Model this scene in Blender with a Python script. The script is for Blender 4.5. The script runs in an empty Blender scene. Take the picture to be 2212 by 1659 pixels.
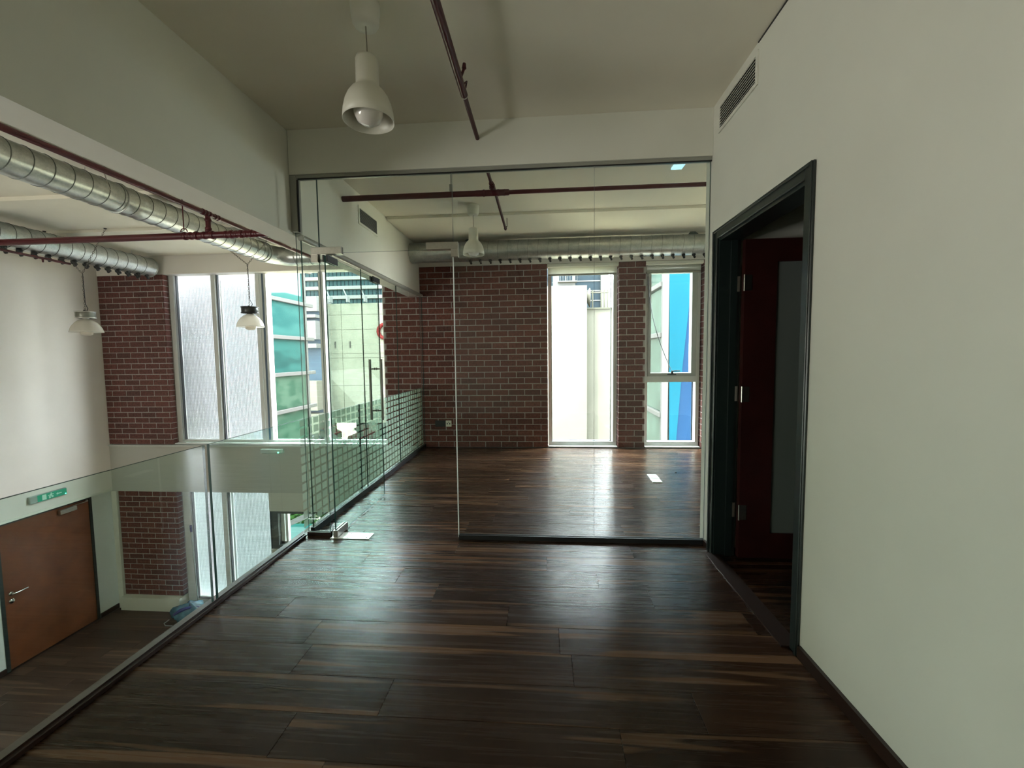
import bpy, math, random
from mathutils import Vector, Matrix
random.seed(7)
SC = bpy.context.scene
COL = SC.collection
PI = math.pi

# ------------------------------------------------------------------ camera
F, YAW, PITCH, ROLL, CAMH = 914.99, -0.07579, 0.06682, 0.01171, 1.38
cy, sy = math.cos(YAW), math.sin(YAW)
fwd = Vector((sy*math.cos(PITCH), cy*math.cos(PITCH), -math.sin(PITCH)))
rt = Vector((cy, -sy, 0)); dn = fwd.cross(rt)
c_, s_ = math.cos(ROLL), math.sin(ROLL)
r2 = c_*rt + s_*dn; d2 = -s_*rt + c_*dn
cam = bpy.data.cameras.new('camera'); camo = bpy.data.objects.new('camera', cam); COL.objects.link(camo)
cam.sensor_width = 36; cam.sensor_fit = 'HORIZONTAL'; cam.lens = 36*F/2212; cam.clip_start = .05; cam.clip_end = 800
M = Matrix.Identity(4)
for i in range(3):
    M[i][0], M[i][1], M[i][2] = r2[i], -d2[i], -fwd[i]
M[2][3] = CAMH
camo.matrix_world = M
SC.camera = camo

# ------------------------------------------------------------------ light
W = bpy.data.worlds.new('sky'); SC.world = W; W.use_nodes = True
wn = W.node_tree; wbg = wn.nodes['Background']
wbg.inputs[0].default_value = (.90, .96, 1, 1); wbg.inputs[1].default_value = 24
sun = bpy.data.lights.new('sun', 'SUN'); sun.energy = 7; sun.angle = .01; sun.color = (1, .95, .84)
suno = bpy.data.objects.new('sun', sun); COL.objects.link(suno)
suno.rotation_euler = Vector((.38, .72, -.85)).to_track_quat('-Z', 'Y').to_euler()

def area(name, loc, direction, sx, sz, power=0, color=(1, 1, 1), portal=False):
    l = bpy.data.lights.new(name, 'AREA'); l.shape = 'RECTANGLE'; l.size = sx; l.size_y = sz; l.energy = power; l.color = color
    o = bpy.data.objects.new(name, l); COL.objects.link(o); o.location = loc
    o.rotation_euler = Vector(direction).to_track_quat('-Z', 'Y').to_euler()
    if portal: l.cycles.is_portal = True
    return o
area('side_fill_light', (-7.0, -1.9, .9), (1, .0, .95), 3.4, 3.2, 205, (1, .98, .91))  # added fill, aimed up at the ceiling, in place of unseen windows
for n_, x0, x1, z0, z1 in (('portal_a', .06, 1.08, 0, 2.71), ('portal_b', 1.47, 2.27, 0, 2.71),
                           ('portal_c', -5.87, -2.42, 0, 2.71), ('portal_d', -5.87, -4.4, -2.6, -.75), ('portal_e', -4.38, -3, -1.7, -1.05)):
    area(n_, ((x0+x1)/2, 6.56, (z0+z1)/2), (0, -1, 0), x1-x0, z1-z0, 1, portal=True)

vs = SC.view_settings
vs.view_transform = 'Standard'; vs.look = 'None'; vs.gamma = 1; vs.exposure = 0.92; vs.use_curve_mapping = False
try:
    SC.cycles.max_bounces = 14; SC.cycles.diffuse_bounces = 5; SC.cycles.glossy_bounces = 4
    SC.cycles.transparent_max_bounces = 24; SC.cycles.transmission_bounces = 8
    SC.cycles.sample_clamp_indirect = 8
    SC.cycles.caustics_reflective = False; SC.cycles.caustics_refractive = False
except Exception:
    pass

# ------------------------------------------------------------------ materials
def nodes(name):
    m = bpy.data.materials.new(name); m.use_nodes = True
    nt = m.node_tree
    return m, nt, nt.nodes, nt.links

def mat(name, col, rough=.6, metal=0., noise=0., nscale=20., bump=0., spec=.5, emit=None, estr=0., alpha=None):
    m, nt, N, L = nodes(name)
    b = N['Principled BSDF']
    b.inputs['Base Color'].default_value = (*col, 1); b.inputs['Roughness'].default_value = rough
    b.inputs['Metallic'].default_value = metal; b.inputs['Specular IOR Level'].default_value = spec
    if noise or bump:
        tc = N.new('ShaderNodeTexCoord'); nz = N.new('ShaderNodeTexNoise'); nz.inputs['Scale'].default_value = nscale
        nz.inputs['Detail'].default_value = 5; L.new(tc.outputs['Object'], nz.inputs['Vector'])
        if noise:
            mr = N.new('ShaderNodeMapRange'); mr.inputs[1].default_value = .3; mr.inputs[2].default_value = .7
            mr.inputs[3].default_value = 1-noise; mr.inputs[4].default_value = 1+noise
            mx = N.new('ShaderNodeMix'); mx.data_type = 'RGBA'; mx.blend_type = 'MULTIPLY'; mx.inputs[0].default_value = 1
            mx.inputs[6].default_value = (*col, 1)
            L.new(nz.outputs[0], mr.inputs[0]); L.new(mr.outputs[0], mx.inputs[7]); L.new(mx.outputs[2], b.inputs['Base Color'])
        if bump:
            bp = N.new('ShaderNodeBump'); bp.inputs['Strength'].default_value = bump; bp.inputs['Distance'].default_value = .004
            L.new(nz.outputs[0], bp.inputs['Height']); L.new(bp.outputs[0], b.inputs['Normal'])
    if emit:
        b.inputs['Emission Color'].default_value = (*emit, 1); b.inputs['Emission Strength'].default_value = estr
    return m

def glass_mat(name, tint, ior=1.5, gloss=1., rough=0.):
    m, nt, N, L = nodes(name)
    N.remove(N['Principled BSDF'])
    tr = N.new('ShaderNodeBsdfTransparent'); tr.inputs[0].default_value = (*tint, 1)
    gl = N.new('ShaderNodeBsdfGlossy'); gl.inputs['Roughness'].default_value = rough; gl.inputs[0].default_value = (gloss, gloss, gloss, 1)
    fr = N.new('ShaderNodeFresnel'); fr.inputs[0].default_value = ior
    geo = N.new('ShaderNodeNewGeometry')
    # fresnel of a thin sheet: use the same ior on back faces
    mth = N.new('ShaderNodeMath'); mth.operation = 'SUBTRACT'; mth.inputs[0].default_value = 1
    L.new(geo.outputs['Backfacing'], mth.inputs[1])
    mul = N.new('ShaderNodeMath'); mul.operation = 'MULTIPLY'; L.new(fr.outputs[0], mul.inputs[0]); L.new(mth.outputs[0], mul.inputs[1])
    mx = N.new('ShaderNodeMixShader'); L.new(mul.outputs[0], mx.inputs[0]); L.new(tr.outputs[0], mx.inputs[1]); L.new(gl.outputs[0], mx.inputs[2])
    L.new(mx.outputs[0], N['Material Output'].inputs[0])
    return m

def wood_mat(name, dark, mid, light, rough=.3, streak=.60):
    """dark laminate with wavy paler streaks running along x"""
    m, nt, N, L = nodes(name)
    b = N['Principled BSDF']; b.inputs['Specular IOR Level'].default_value = .25
    tc = N.new('ShaderNodeTexCoord'); oi = N.new('ShaderNodeObjectInfo')
    off = N.new('ShaderNodeMath'); off.operation = 'MULTIPLY'; off.inputs[1].default_value = 57.3; L.new(oi.outputs['Random'], off.inputs[0])
    comb = N.new('ShaderNodeCombineXYZ')
    for i in range(3): L.new(off.outputs[0], comb.inputs[i])
    add = N.new('ShaderNodeVectorMath'); add.operation = 'ADD'; L.new(tc.outputs['Object'], add.inputs[0]); L.new(comb.outputs[0], add.inputs[1])
    def noise(sx, sy, det, dist=0.):
        mp = N.new('ShaderNodeMapping'); mp.inputs['Scale'].default_value = (sx, sy, 1)
        L.new(add.outputs[0], mp.inputs[0])
        nz = N.new('ShaderNodeTexNoise'); nz.inputs['Scale'].default_value = 1; nz.inputs['Detail'].default_value = det
        nz.inputs['Distortion'].default_value = dist
        L.new(mp.outputs[0], nz.inputs['Vector']); return nz
    n1 = noise(.7, 17, 1.5, .25)
    n2 = noise(1.6, 60, 4, .2)
    n3 = noise(.5, 4, 2)
    r1 = N.new('ShaderNodeValToRGB'); r1.color_ramp.elements[0].position = streak-.02; r1.color_ramp.elements[0].color = (0, 0, 0, 1)
    r1.color_ramp.elements[1].position = streak+.012; r1.color_ramp.elements[1].color = (1, 1, 1, 1)
    L.new(n1.outputs[0], r1.inputs[0])
    r2_ = N.new('ShaderNodeValToRGB'); r2_.color_ramp.elements[0].position = .35; r2_.color_ramp.elements[0].color = (*dark, 1)
    r2_.color_ramp.elements[1].position = .68; r2_.color_ramp.elements[1].color = (*mid, 1)
    mixn = N.new('ShaderNodeMath'); mixn.operation = 'ADD'; hf = N.new('ShaderNodeMath'); hf.operation = 'MULTIPLY'; hf.inputs[1].default_value = .3
    hf2 = N.new('ShaderNodeMath'); hf2.operation = 'MULTIPLY'; hf2.inputs[1].default_value = .7
    L.new(n2.outputs[0], hf.inputs[0]); L.new(n3.outputs[0], hf2.inputs[0]); L.new(hf.outputs[0], mixn.inputs[0]); L.new(hf2.outputs[0], mixn.inputs[1])
    L.new(mixn.outputs[0], r2_.inputs[0])
    mx = N.new('ShaderNodeMix'); mx.data_type = 'RGBA'; L.new(r1.outputs[0], mx.inputs[0]); L.new(r2_.outputs[0], mx.inputs[6]); mx.inputs[7].default_value = (*light, 1)
    # plank to plank tone
    mr = N.new('ShaderNodeMapRange'); mr.inputs[3].default_value = .72; mr.inputs[4].default_value = 1.25; L.new(oi.outputs['Random'], mr.inputs[0])
    m2 = N.new('ShaderNodeMix'); m2.data_type = 'RGBA'; m2.blend_type = 'MULTIPLY'; m2.inputs[0].default_value = 1
    L.new(mx.outputs[2], m2.inputs[6]); L.new(mr.outputs[0], m2.inputs[7]); L.new(m2.outputs[2], b.inputs['Base Color'])
    rr = N.new('ShaderNodeMapRange'); rr.inputs[3].default_value = rough-.05; rr.inputs[4].default_value = rough+.09
    L.new(n2.outputs[0], rr.inputs[0]); L.new(rr.outputs[0], b.inputs['Roughness'])
    bp = N.new('ShaderNodeBump'); bp.inputs['Strength'].default_value = .02; bp.inputs['Distance'].default_value = .0006
    L.new(n2.outputs[0], bp.inputs['Height']); L.new(bp.outputs[0], b.inputs['Normal'])
    return m

def brick_mat(name, cols):
    m, nt, N, L = nodes(name)
    b = N['Principled BSDF']; b.inputs['Roughness'].default_value = .75
    oi = N.new('ShaderNodeObjectInfo'); cr = N.new('ShaderNodeValToRGB')
    cr.color_ramp.elements[0].color = (*cols[0], 1); cr.color_ramp.elements[1].color = (*cols[-1], 1)
    for i, c in enumerate(cols[1:-1]):
        e = cr.color_ramp.elements.new((i+1)/(len(cols)-1)); e.color = (*c, 1)
    L.new(oi.outputs['Random'], cr.inputs[0])
    tc = N.new('ShaderNodeTexCoord'); ad = N.new('ShaderNodeVectorMath'); ad.operation = 'ADD'
    L.new(tc.outputs['Object'], ad.inputs[0]); L.new(oi.outputs['Location'], ad.inputs[1])
    nz = N.new('ShaderNodeTexNoise'); nz.inputs['Scale'].default_value = 38; nz.inputs['Detail'].default_value = 6
    L.new(ad.outputs[0], nz.inputs['Vector'])
    mr = N.new('ShaderNodeMapRange'); mr.inputs[1].default_value = .3; mr.inputs[2].default_value = .7; mr.inputs[3].default_value = .6; mr.inputs[4].default_value = 1.35
    L.new(nz.outputs[0], mr.inputs[0])
    mx = N.new('ShaderNodeMix'); mx.data_type = 'RGBA'; mx.blend_type = 'MULTIPLY'; mx.inputs[0].default_value = 1
    L.new(cr.outputs[0], mx.inputs[6]); L.new(mr.outputs[0], mx.inputs[7]); L.new(mx.outputs[2], b.inputs['Base Color'])
    bp = N.new('ShaderNodeBump'); bp.inputs['Strength'].default_value = .5; bp.inputs['Distance'].default_value = .004
    L.new(nz.outputs[0], bp.inputs['Height']); L.new(bp.outputs[0], b.inputs['Normal'])
    return m

def galv_mat():
    m, nt, N, L = nodes('galvanised')
    b = N['Principled BSDF']; b.inputs['Metallic'].default_value = .85
    tc = N.new('ShaderNodeTexCoord'); v = N.new('ShaderNodeTexVoronoi'); v.inputs['Scale'].default_value = 90
    nz = N.new('ShaderNodeTexNoise'); nz.inputs['Scale'].default_value = 14; nz.inputs['Detail'].default_value = 6
    L.new(tc.outputs['Object'], v.inputs['Vector']); L.new(tc.outputs['Object'], nz.inputs['Vector'])
    md = N.new('ShaderNodeMix'); md.data_type = 'RGBA'; md.inputs[0].default_value = .25
    L.new(nz.outputs[0], md.inputs[6]); L.new(v.outputs['Color'], md.inputs[7])
    cr = N.new('ShaderNodeValToRGB'); cr.color_ramp.elements[0].position = .25; cr.color_ramp.elements[0].color = (.40, .43, .42, 1)
    cr.color_ramp.elements[1].position = .8; cr.color_ramp.elements[1].color = (.66, .67, .63, 1)
    L.new(md.outputs[2], cr.inputs[0]); L.new(cr.outputs[0], b.inputs['Base Color'])
    mr = N.new('ShaderNodeMapRange'); mr.inputs[3].default_value = .26; mr.inputs[4].default_value = .42
    L.new(nz.outputs[0], mr.inputs[0]); L.new(mr.outputs[0], b.inputs['Roughness'])
    return m

def translucent_mat(name, col, trans=.5, through=.0, rough=.6):
    m, nt, N, L = nodes(name)
    b = N['Principled BSDF']; b.inputs['Base Color'].default_value = (*col, 1); b.inputs['Roughness'].default_value = rough
    t = N.new('ShaderNodeBsdfTranslucent'); t.inputs[0].default_value = (*col, 1)
    mx = N.new('ShaderNodeMixShader'); mx.inputs[0].default_value = trans
    L.new(b.outputs[0], mx.inputs[1]); L.new(t.outputs[0], mx.inputs[2]); out = mx.outputs[0]
    if through:
        tp = N.new('ShaderNodeBsdfTransparent'); m2 = N.new('ShaderNodeMixShader'); m2.inputs[0].default_value = through
        L.new(out, m2.inputs[1]); L.new(tp.outputs[0], m2.inputs[2]); out = m2.outputs[0]
    L.new(out, N['Material Output'].inputs[0])
    return m

def film_mat():
    """printed privacy film: frosted squares on clear"""
    m, nt, N, L = nodes('square_film')
    b = N['Principled BSDF']; b.inputs['Base Color'].default_value = (.62, .76, .68, 1); b.inputs['Roughness'].default_value = .7
    t = N.new('ShaderNodeBsdfTranslucent'); t.inputs[0].default_value = (.62, .74, .62, 1)
    mx = N.new('ShaderNodeMixShader'); mx.inputs[0].default_value = .5; L.new(b.outputs[0], mx.inputs[1]); L.new(t.outputs[0], mx.inputs[2])
    clear = N.new('ShaderNodeBsdfTransparent')
    fr = N.new('ShaderNodeMixShader'); fr.inputs[0].default_value = .52; L.new(mx.outputs[0], fr.inputs[1]); L.new(clear.outputs[0], fr.inputs[2])
    tc = N.new('ShaderNodeTexCoord'); sp = N.new('ShaderNodeSeparateXYZ'); L.new(tc.outputs['Object'], sp.inputs[0])
    def cell(out, pitch, fill):
        a = N.new('ShaderNodeMath'); a.operation = 'ADD'; a.inputs[1].default_value = 50*pitch; L.new(out, a.inputs[0])
        d = N.new('ShaderNodeMath'); d.operation = 'DIVIDE'; d.inputs[1].default_value = pitch; L.new(a.outputs[0], d.inputs[0])
        f = N.new('ShaderNodeMath'); f.operation = 'FRACT'; L.new(d.outputs[0], f.inputs[0])
        g = N.new('ShaderNodeMath'); g.operation = 'LESS_THAN'; g.inputs[1].default_value = fill; L.new(f.outputs[0], g.inputs[0]); return g
    a = cell(sp.outputs['Y'], .096, .77); c = cell(sp.outputs['Z'], .0715, .76)
    mu = N.new('ShaderNodeMath'); mu.operation = 'MULTIPLY'; L.new(a.outputs[0], mu.inputs[0]); L.new(c.outputs[0], mu.inputs[1])
    fin = N.new('ShaderNodeMixShader'); L.new(mu.outputs[0], fin.inputs[0]); L.new(clear.outputs[0], fin.inputs[1]); L.new(fr.outputs[0], fin.inputs[2])
    L.new(fin.outputs[0], N['Material Output'].inputs[0])
    return m

WALL = mat('painted_wall', (.74, .74, .66), .75, noise=.02, nscale=3, bump=.06)
WARM = mat('void_wall', (.78, .74, .68), .75, noise=.02, nscale=3)
CEIL = mat('ceiling_paint', (.84, .80, .68), .8, noise=.02, nscale=3)
PLANK = wood_mat('plank_laminate', (.027, .0125, .0068), (.060, .030, .0165), (.125, .066, .036), .25)
PLANKL = wood_mat('plank_lower', (.035, .018, .012), (.06, .033, .022), (.085, .048, .03), .4)
DARKWOOD = mat('dark_trim', (.025, .012, .008), .35, noise=.2, nscale=8)
BRICK = brick_mat('brick_red', [(.13, .040, .030), (.165, .052, .038), (.105, .038, .031), (.145, .043, .033), (.18, .066, .050)])
BRICKP = brick_mat('brick_pier', [(.125, .042, .036), (.155, .054, .044), (.10, .040, .035), (.14, .048, .040)])
MORTAR = mat('mortar', (.40, .375, .35), .95, noise=.15, nscale=40)
BLACKP = mat('black_green_paint', (.012, .02, .019), .33, spec=.6)
REDPIPE = mat('red_pipe_paint', (.072, .009, .013), .33, spec=.35, noise=.08, nscale=12)
GALV = galv_mat()
SEAM = mat('seam_grey', (.16, .17, .16), .5, metal=.6)  # dark grey of the spiral duct seams
STEEL = mat('brushed_steel', (.62, .60, .56), .28, metal=1, noise=.05, nscale=60)
CHROME = mat('satin_chrome', (.5, .49, .47), .18, metal=1)
GREYM = mat('grey_channel', (.34, .34, .30), .4, metal=.3)
DARKM = mat('dark_metal', (.03, .032, .034), .4, metal=.3)
FRAMEW = mat('window_aluminium', (.66, .68, .66), .4, noise=.02, nscale=6)
FRAMEG = mat('window_gasket', (.05, .055, .06), .5)
WHITEP = mat('white_plastic', (.80, .79, .70), .4)
SHADEM = mat('enamel_shade', (.72, .70, .60), .38)
BULB = mat('pearl_glass', (.78, .74, .68), .08, spec=.8)
BLACKPL = mat('black_plastic', (.012, .012, .013), .45)
ACRYL = translucent_mat('prismatic_acrylic', (.82, .79, .72), .5, .38, .12)
GREEN = mat('sign_green', (.02, .28, .17), .4, emit=(.02, .6, .35), estr=.05)
LED = mat('green_led', (.1, .9, .5), .4, emit=(.15, 1, .6), estr=3)
BLIND = translucent_mat('blind_fabric', (.76, .76, .70), .55, .1, .8)
GRAIL = glass_mat('railing_glass', (.87, .945, .915))
GPART = glass_mat('partition_glass', (.955, .975, .965))
GWIN = glass_mat('window_glass', (.965, .985, .98), gloss=.6)
GEDGE = mat('glass_edge_green', (.008, .05, .042), .4, spec=.2)
GEDGEL = translucent_mat('glass_edge_glint', (.92, .94, .92), .6, 0, .3)
FILM = film_mat()
PAPER = mat('white_card', (.85, .87, .82), .35)
DOORB = mat('brown_veneer', (.14, .040, .013), .38, noise=.22, nscale=5)
DOORR = mat('mahogany_veneer', (.032, .007, .006), .35, noise=.25, nscale=6)
PANEL = mat('frosted_panel', (.13, .15, .14), .5)
SCREEN = translucent_mat('sunscreen_white', (.80, .80, .82), .45)
BAG = mat('blue_plastic_bag', (.05, .14, .20), .25, noise=.5, nscale=9, bump=.6)
# outside
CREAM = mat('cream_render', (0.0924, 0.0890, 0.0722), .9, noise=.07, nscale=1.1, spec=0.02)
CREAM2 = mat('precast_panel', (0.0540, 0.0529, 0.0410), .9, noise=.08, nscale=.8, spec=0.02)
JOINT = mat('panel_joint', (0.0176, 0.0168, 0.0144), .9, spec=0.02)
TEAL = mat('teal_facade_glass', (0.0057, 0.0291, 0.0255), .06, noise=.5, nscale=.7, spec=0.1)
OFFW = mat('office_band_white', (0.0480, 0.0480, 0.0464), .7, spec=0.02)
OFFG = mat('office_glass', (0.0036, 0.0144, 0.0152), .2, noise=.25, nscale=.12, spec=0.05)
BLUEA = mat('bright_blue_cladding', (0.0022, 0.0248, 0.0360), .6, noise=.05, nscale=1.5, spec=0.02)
BLUEB = mat('darker_blue', (0.0032, 0.0116, 0.0272), .6, noise=.05, nscale=1.5, spec=0.02)
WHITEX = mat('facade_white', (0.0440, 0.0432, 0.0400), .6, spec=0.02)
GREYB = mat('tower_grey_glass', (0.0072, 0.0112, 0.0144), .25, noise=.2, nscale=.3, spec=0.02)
GROUND = mat('sunlit_ground', (0.36, 0.32, 0.22), .95, noise=.3, nscale=.4, spec=0.02)
LOGO = mat('red_sign', (0.0320, 0.0036, 0.0032), .5, spec=0.02)
LEAF = mat('leaf_green', (0.0096, 0.0272, 0.0048), .6, noise=.4, nscale=3, spec=0.02)
PAVEG = mat('dark_asphalt', (0.0040, 0.0092, 0.0084), .85, noise=.2, nscale=1, spec=0.02)
CARW = mat('white_car_paint', (0.0144, 0.0147, 0.0144), .25, spec=0.1)
CARR = mat('red_car_paint', (0.0176, 0.0048, 0.0048), .25, spec=0.1)
CARG = mat('car_glass', (0.0024, 0.0064, 0.0064), .1, spec=0.1)

# ------------------------------------------------------------------ geometry helpers
class MB:
    def __init__(s): s.v = []; s.f = []; s.mi = []; s.sm = []
    def add(s, vs, fs, mi=0, smooth=False):
        o = len(s.v); s.v += [tuple(v) for v in vs]
        for f in fs: s.f.append(tuple(i+o for i in f)); s.mi.append(mi); s.sm.append(smooth)
        return s
    def box(s, x0, x1, y0, y1, z0, z1, mi=0, edge=None, axis=None):
        vs = [(x, y, z) for z in (z0, z1) for y in (y0, y1) for x in (x0, x1)]
        fs = [(0, 2, 3, 1), (4, 5, 7, 6), (0, 1, 5, 4), (2, 6, 7, 3), (0, 4, 6, 2), (1, 3, 7, 5)]
        ax = [2, 2, 1, 1, 0, 0]
        for f, a in zip(fs, ax): s.add(vs, [f], (edge if (edge is not None and a != axis) else mi)) if 0 else None
        o = len(s.v); s.v += vs
        for f, a in zip(fs, ax):
            s.f.append(tuple(i+o for i in f)); s.mi.append(edge if (edge is not None and a != axis) else mi); s.sm.append(False)
        return s
    def bev(s, x0, x1, y0, y1, z0, z1, b, mi=0):
        """box with chamfered vertical & horizontal edges"""
        X, Y, Z = (x0+x1)/2, (y0+y1)/2, (z0+z1)/2; hx, hy, hz = (x1-x0)/2, (y1-y0)/2, (z1-z0)/2
        import itertools
        idx = {}; vs = []
        for sx in (-1, 1):
            for sy_ in (-1, 1):
                for sz in (-1, 1):
                    for a in range(3):
                        p = [sx*(hx-b), sy_*(hy-b), sz*(hz-b)]; p[a] = (sx*hx, sy_*hy, sz*hz)[a]
                        idx[(sx, sy_, sz, a)] = len(vs); vs.append((X+p[0], Y+p[1], Z+p[2]))
        fs = []
        for sgn in (-1, 1):
            q = [(sgn, a, c) for a, c in ((-1, -1), (1, -1), (1, 1), (-1, 1))]
            f = [idx[(k[0], k[1], k[2], 0)] for k in q]; fs.append(f if sgn > 0 else f[::-1])
            q = [(a, sgn, c) for a, c in ((-1, -1), (-1, 1), (1, 1), (1, -1))]
            f = [idx[(k[0], k[1], k[2], 1)] for k in q]; fs.append(f if sgn > 0 else f[::-1])
            q = [(a, c, sgn) for a, c in ((-1, -1), (1, -1), (1, 1), (-1, 1))]
            f = [idx[(k[0], k[1], k[2], 2)] for k in q]; fs.append(f if sgn > 0 else f[::-1])
        for a, b_ in itertools.product((-1, 1), (-1, 1)):
            f = [idx[(-1, a, b_, 1)], idx[(1, a, b_, 1)], idx[(1, a, b_, 2)], idx[(-1, a, b_, 2)]]; fs.append(f if a*b_ < 0 else f[::-1])
            f = [idx[(a, -1, b_, 0)], idx[(a, 1, b_, 0)], idx[(a, 1, b_, 2)], idx[(a, -1, b_, 2)]]; fs.append(f if a*b_ > 0 else f[::-1])
            f = [idx[(a, b_, -1, 0)], idx[(a, b_, 1, 0)], idx[(a, b_, 1, 1)], idx[(a, b_, -1, 1)]]; fs.append(f if a*b_ < 0 else f[::-1])
        for k in itertools.product((-1, 1), repeat=3):
            f = [idx[(*k, 0)], idx[(*k, 1)], idx[(*k, 2)]]; fs.append(f if k[0]*k[1]*k[2] > 0 else f[::-1])
        return s.add(vs, fs, mi)
    def tube(s, path, r, n=12, mi=0, cap=True, closed=False):
        path = [Vector(p) for p in path]; k = len(path); rs = r if isinstance(r, (list, tuple)) else [r]*k
        rings = []; up = None
        for i, p in enumerate(path):
            if closed: t = (path[(i+1) % k]-path[i-1]).normalized()
            else:
                t = (path[min(i+1, k-1)]-path[max(i-1, 0)])
                t = t.normalized() if t.length > 1e-9 else Vector((0, 0, 1))
            if up is None: up = t.orthogonal().normalized()
            up = (up-t*up.dot(t)); up = up.normalized() if up.length > 1e-6 else t.orthogonal().normalized()
            w = t.cross(up)
            rings.append([p+rs[i]*(math.cos(2*PI*j/n)*up+math.sin(2*PI*j/n)*w) for j in range(n)])
        vs = [v for rg in rings for v in rg]; fs = []
        for i in range(k if closed else k-1):
            a = i*n; b = ((i+1) % k)*n
            for j in range(n): fs.append((a+j, a+(j+1) % n, b+(j+1) % n, b+j))
        s.add(vs, fs, mi, True)
        if cap and not closed:
            s.add(rings[0], [tuple(range(n))[::-1]], mi); s.add(rings[-1], [tuple(range(n))], mi)
        return s
    def lathe(s, cx, cy, prof, n=32, mi=0, axis='z', cz=0):
        vs = []; fs = []
        for r, h in prof:
            for j in range(n):
                a = 2*PI*j/n
                if axis == 'z': vs.append((cx+r*math.cos(a), cy+r*math.sin(a), cz+h))
                elif axis == 'y': vs.append((cx+r*math.cos(a), cy+h, cz+r*math.sin(a)))
                else: vs.append((cx+h, cy+r*math.cos(a), cz+r*math.sin(a)))
        for i in range(len(prof)-1):
            for j in range(n): fs.append((i*n+j, i*n+(j+1) % n, (i+1)*n+(j+1) % n, (i+1)*n+j))
        return s.add(vs, fs, mi, True)
    def build(s, name, mats, parent=None, loc=None):
        if not isinstance(mats, (list, tuple)): mats = [mats]
        off = Vector(loc) if loc is not None else Vector((0, 0, 0))
        base = off.copy()
        me = bpy.data.meshes.new(name)
        if parent is not None:
            base = base + wloc(parent)
            off_l = off
        me.from_pydata([(Vector(v)-base) for v in s.v], [], s.f)
        for m in mats: me.materials.append(m)
        for p, mi, sm in zip(me.polygons, s.mi, s.sm): p.material_index = mi; p.use_smooth = sm
        me.update()
        o = bpy.data.objects.new(name, me); COL.objects.link(o)
        o.location = off
        if parent is not None: o.parent = parent
        return o

def wloc(o):
    v = Vector((0, 0, 0))
    while o is not None: v = v+o.location; o = o.parent
    return v

def tag(o, label=None, cat=None, group=None, kind=None):
    if label: o['label'] = label
    if cat: o['category'] = cat
    if group: o['group'] = group
    if kind: o['kind'] = kind
    return o
def thing(name, label, cat, loc=(0, 0, 0), group=None, kind=None):
    o = bpy.data.objects.new(name, None); COL.objects.link(o); o.location = loc; o.empty_display_size = .1
    return tag(o, label, cat, group, kind)
def struct(o, label): return tag(o, label, None, None, 'structure')
def copy_tree(o, parent=None):
    c = o.copy(); COL.objects.link(c)
    if parent: c.parent = parent
    for ch in list(o.children): copy_tree(ch, c)
    return c

XL, XR, Y1, Y2, ZC = -1.86, 1.15, 3.09, 6.29, 3.03
LF = -2.72      # lower floor

# ------------------------------------------------------------------ shell
struct(MB().box(-7.4, 4.6, -4.1, 6.5, ZC, ZC+.2).build('ceiling', CEIL), 'flat pale ceiling over corridor, meeting room and void')
step = MB().box(-7.05, -2.06, 5.05, 6.28, ZC-.035, ZC).box(-1.84, 3.3, 4.99, 6.28, ZC-.03, ZC)
struct(step.build('trim_1', CEIL), 'shallow dropped ceiling strip above the windows')
struct(MB().box(-7.05, -2.06, 3.98, 4.2, ZC-.04, ZC).build('trim_2', CEIL), 'shallow rib across the void ceiling')
# mezzanine slab and planked floor
fl = MB().box(XL, 4.5, -4, 6.5, -.35, -.012).build('floor', DARKWOOD)
struct(fl, 'dark brown laminate plank floor with paler wavy streaks')
pmesh = {}
def plank(x0, x1, y0, y1, z, parent, material, th=.011, nm='plank'):
    w, d = round(x1-x0, 3), round(y1-y0, 3); key = (nm, w, d, material.name)
    if key not in pmesh:
        b = .0012
        me = MB().add([(-w/2, -d/2, -th), (w/2, -d/2, -th), (w/2, d/2, -th), (-w/2, d/2, -th),
                       (-w/2, -d/2, -b), (w/2, -d/2, -b), (w/2, d/2, -b), (-w/2, d/2, -b),
                       (-w/2+b, -d/2+b, 0), (w/2-b, -d/2+b, 0), (w/2-b, d/2-b, 0), (-w/2+b, d/2-b, 0)],
                      [(0, 3, 2, 1), (0, 1, 5, 4), (1, 2, 6, 5), (2, 3, 7, 6), (3, 0, 4, 7),
                       (4, 5, 9, 8), (5, 6, 10, 9), (6, 7, 11, 10), (7, 4, 8, 11), (8, 9, 10, 11)])
        o = me.build(nm, material, parent); pmesh[key] = o.data
    else:
        o = bpy.data.objects.new(nm, pmesh[key]); COL.objects.link(o); o.parent = parent
    if key in pmesh and o.data.users == 1:
        pass
    o.location = Vector(((x0+x1)/2, (y0+y1)/2, z))-wloc(parent)
    return o
# the mesh is built around the origin: keep parents at the world origin
rng = random.Random(3)
known = {11: -.645, 9: .065, 7: -.65, 6: -.97, 13: .01, 10: -.2}
for k in range(3, 33):
    y0 = .17+.19*k; y1 = min(y0+.19, 6.27)
    if y1-y0 < .03: continue
    xr = 1.135 if y0 < 3.0 else 3.2
    start = known.get(k, rng.uniform(-1.2, 0))
    x = start
    while x > XL+.02: x -= 1.238
    while x < xr-.01:
        a, b = max(x, XL+.01), min(x+1.238, xr)
        if b-a > .04: plank(a+.0006, b-.0006, y0+.0005, y1-.0005, 0, fl, PLANK)
        x += 1.238
st = MB().box(XL+.01, XR-.015, -3.9, .735, -.011, 0).build('plank_field', PLANK, fl); st['kind'] = 'stuff'
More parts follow.
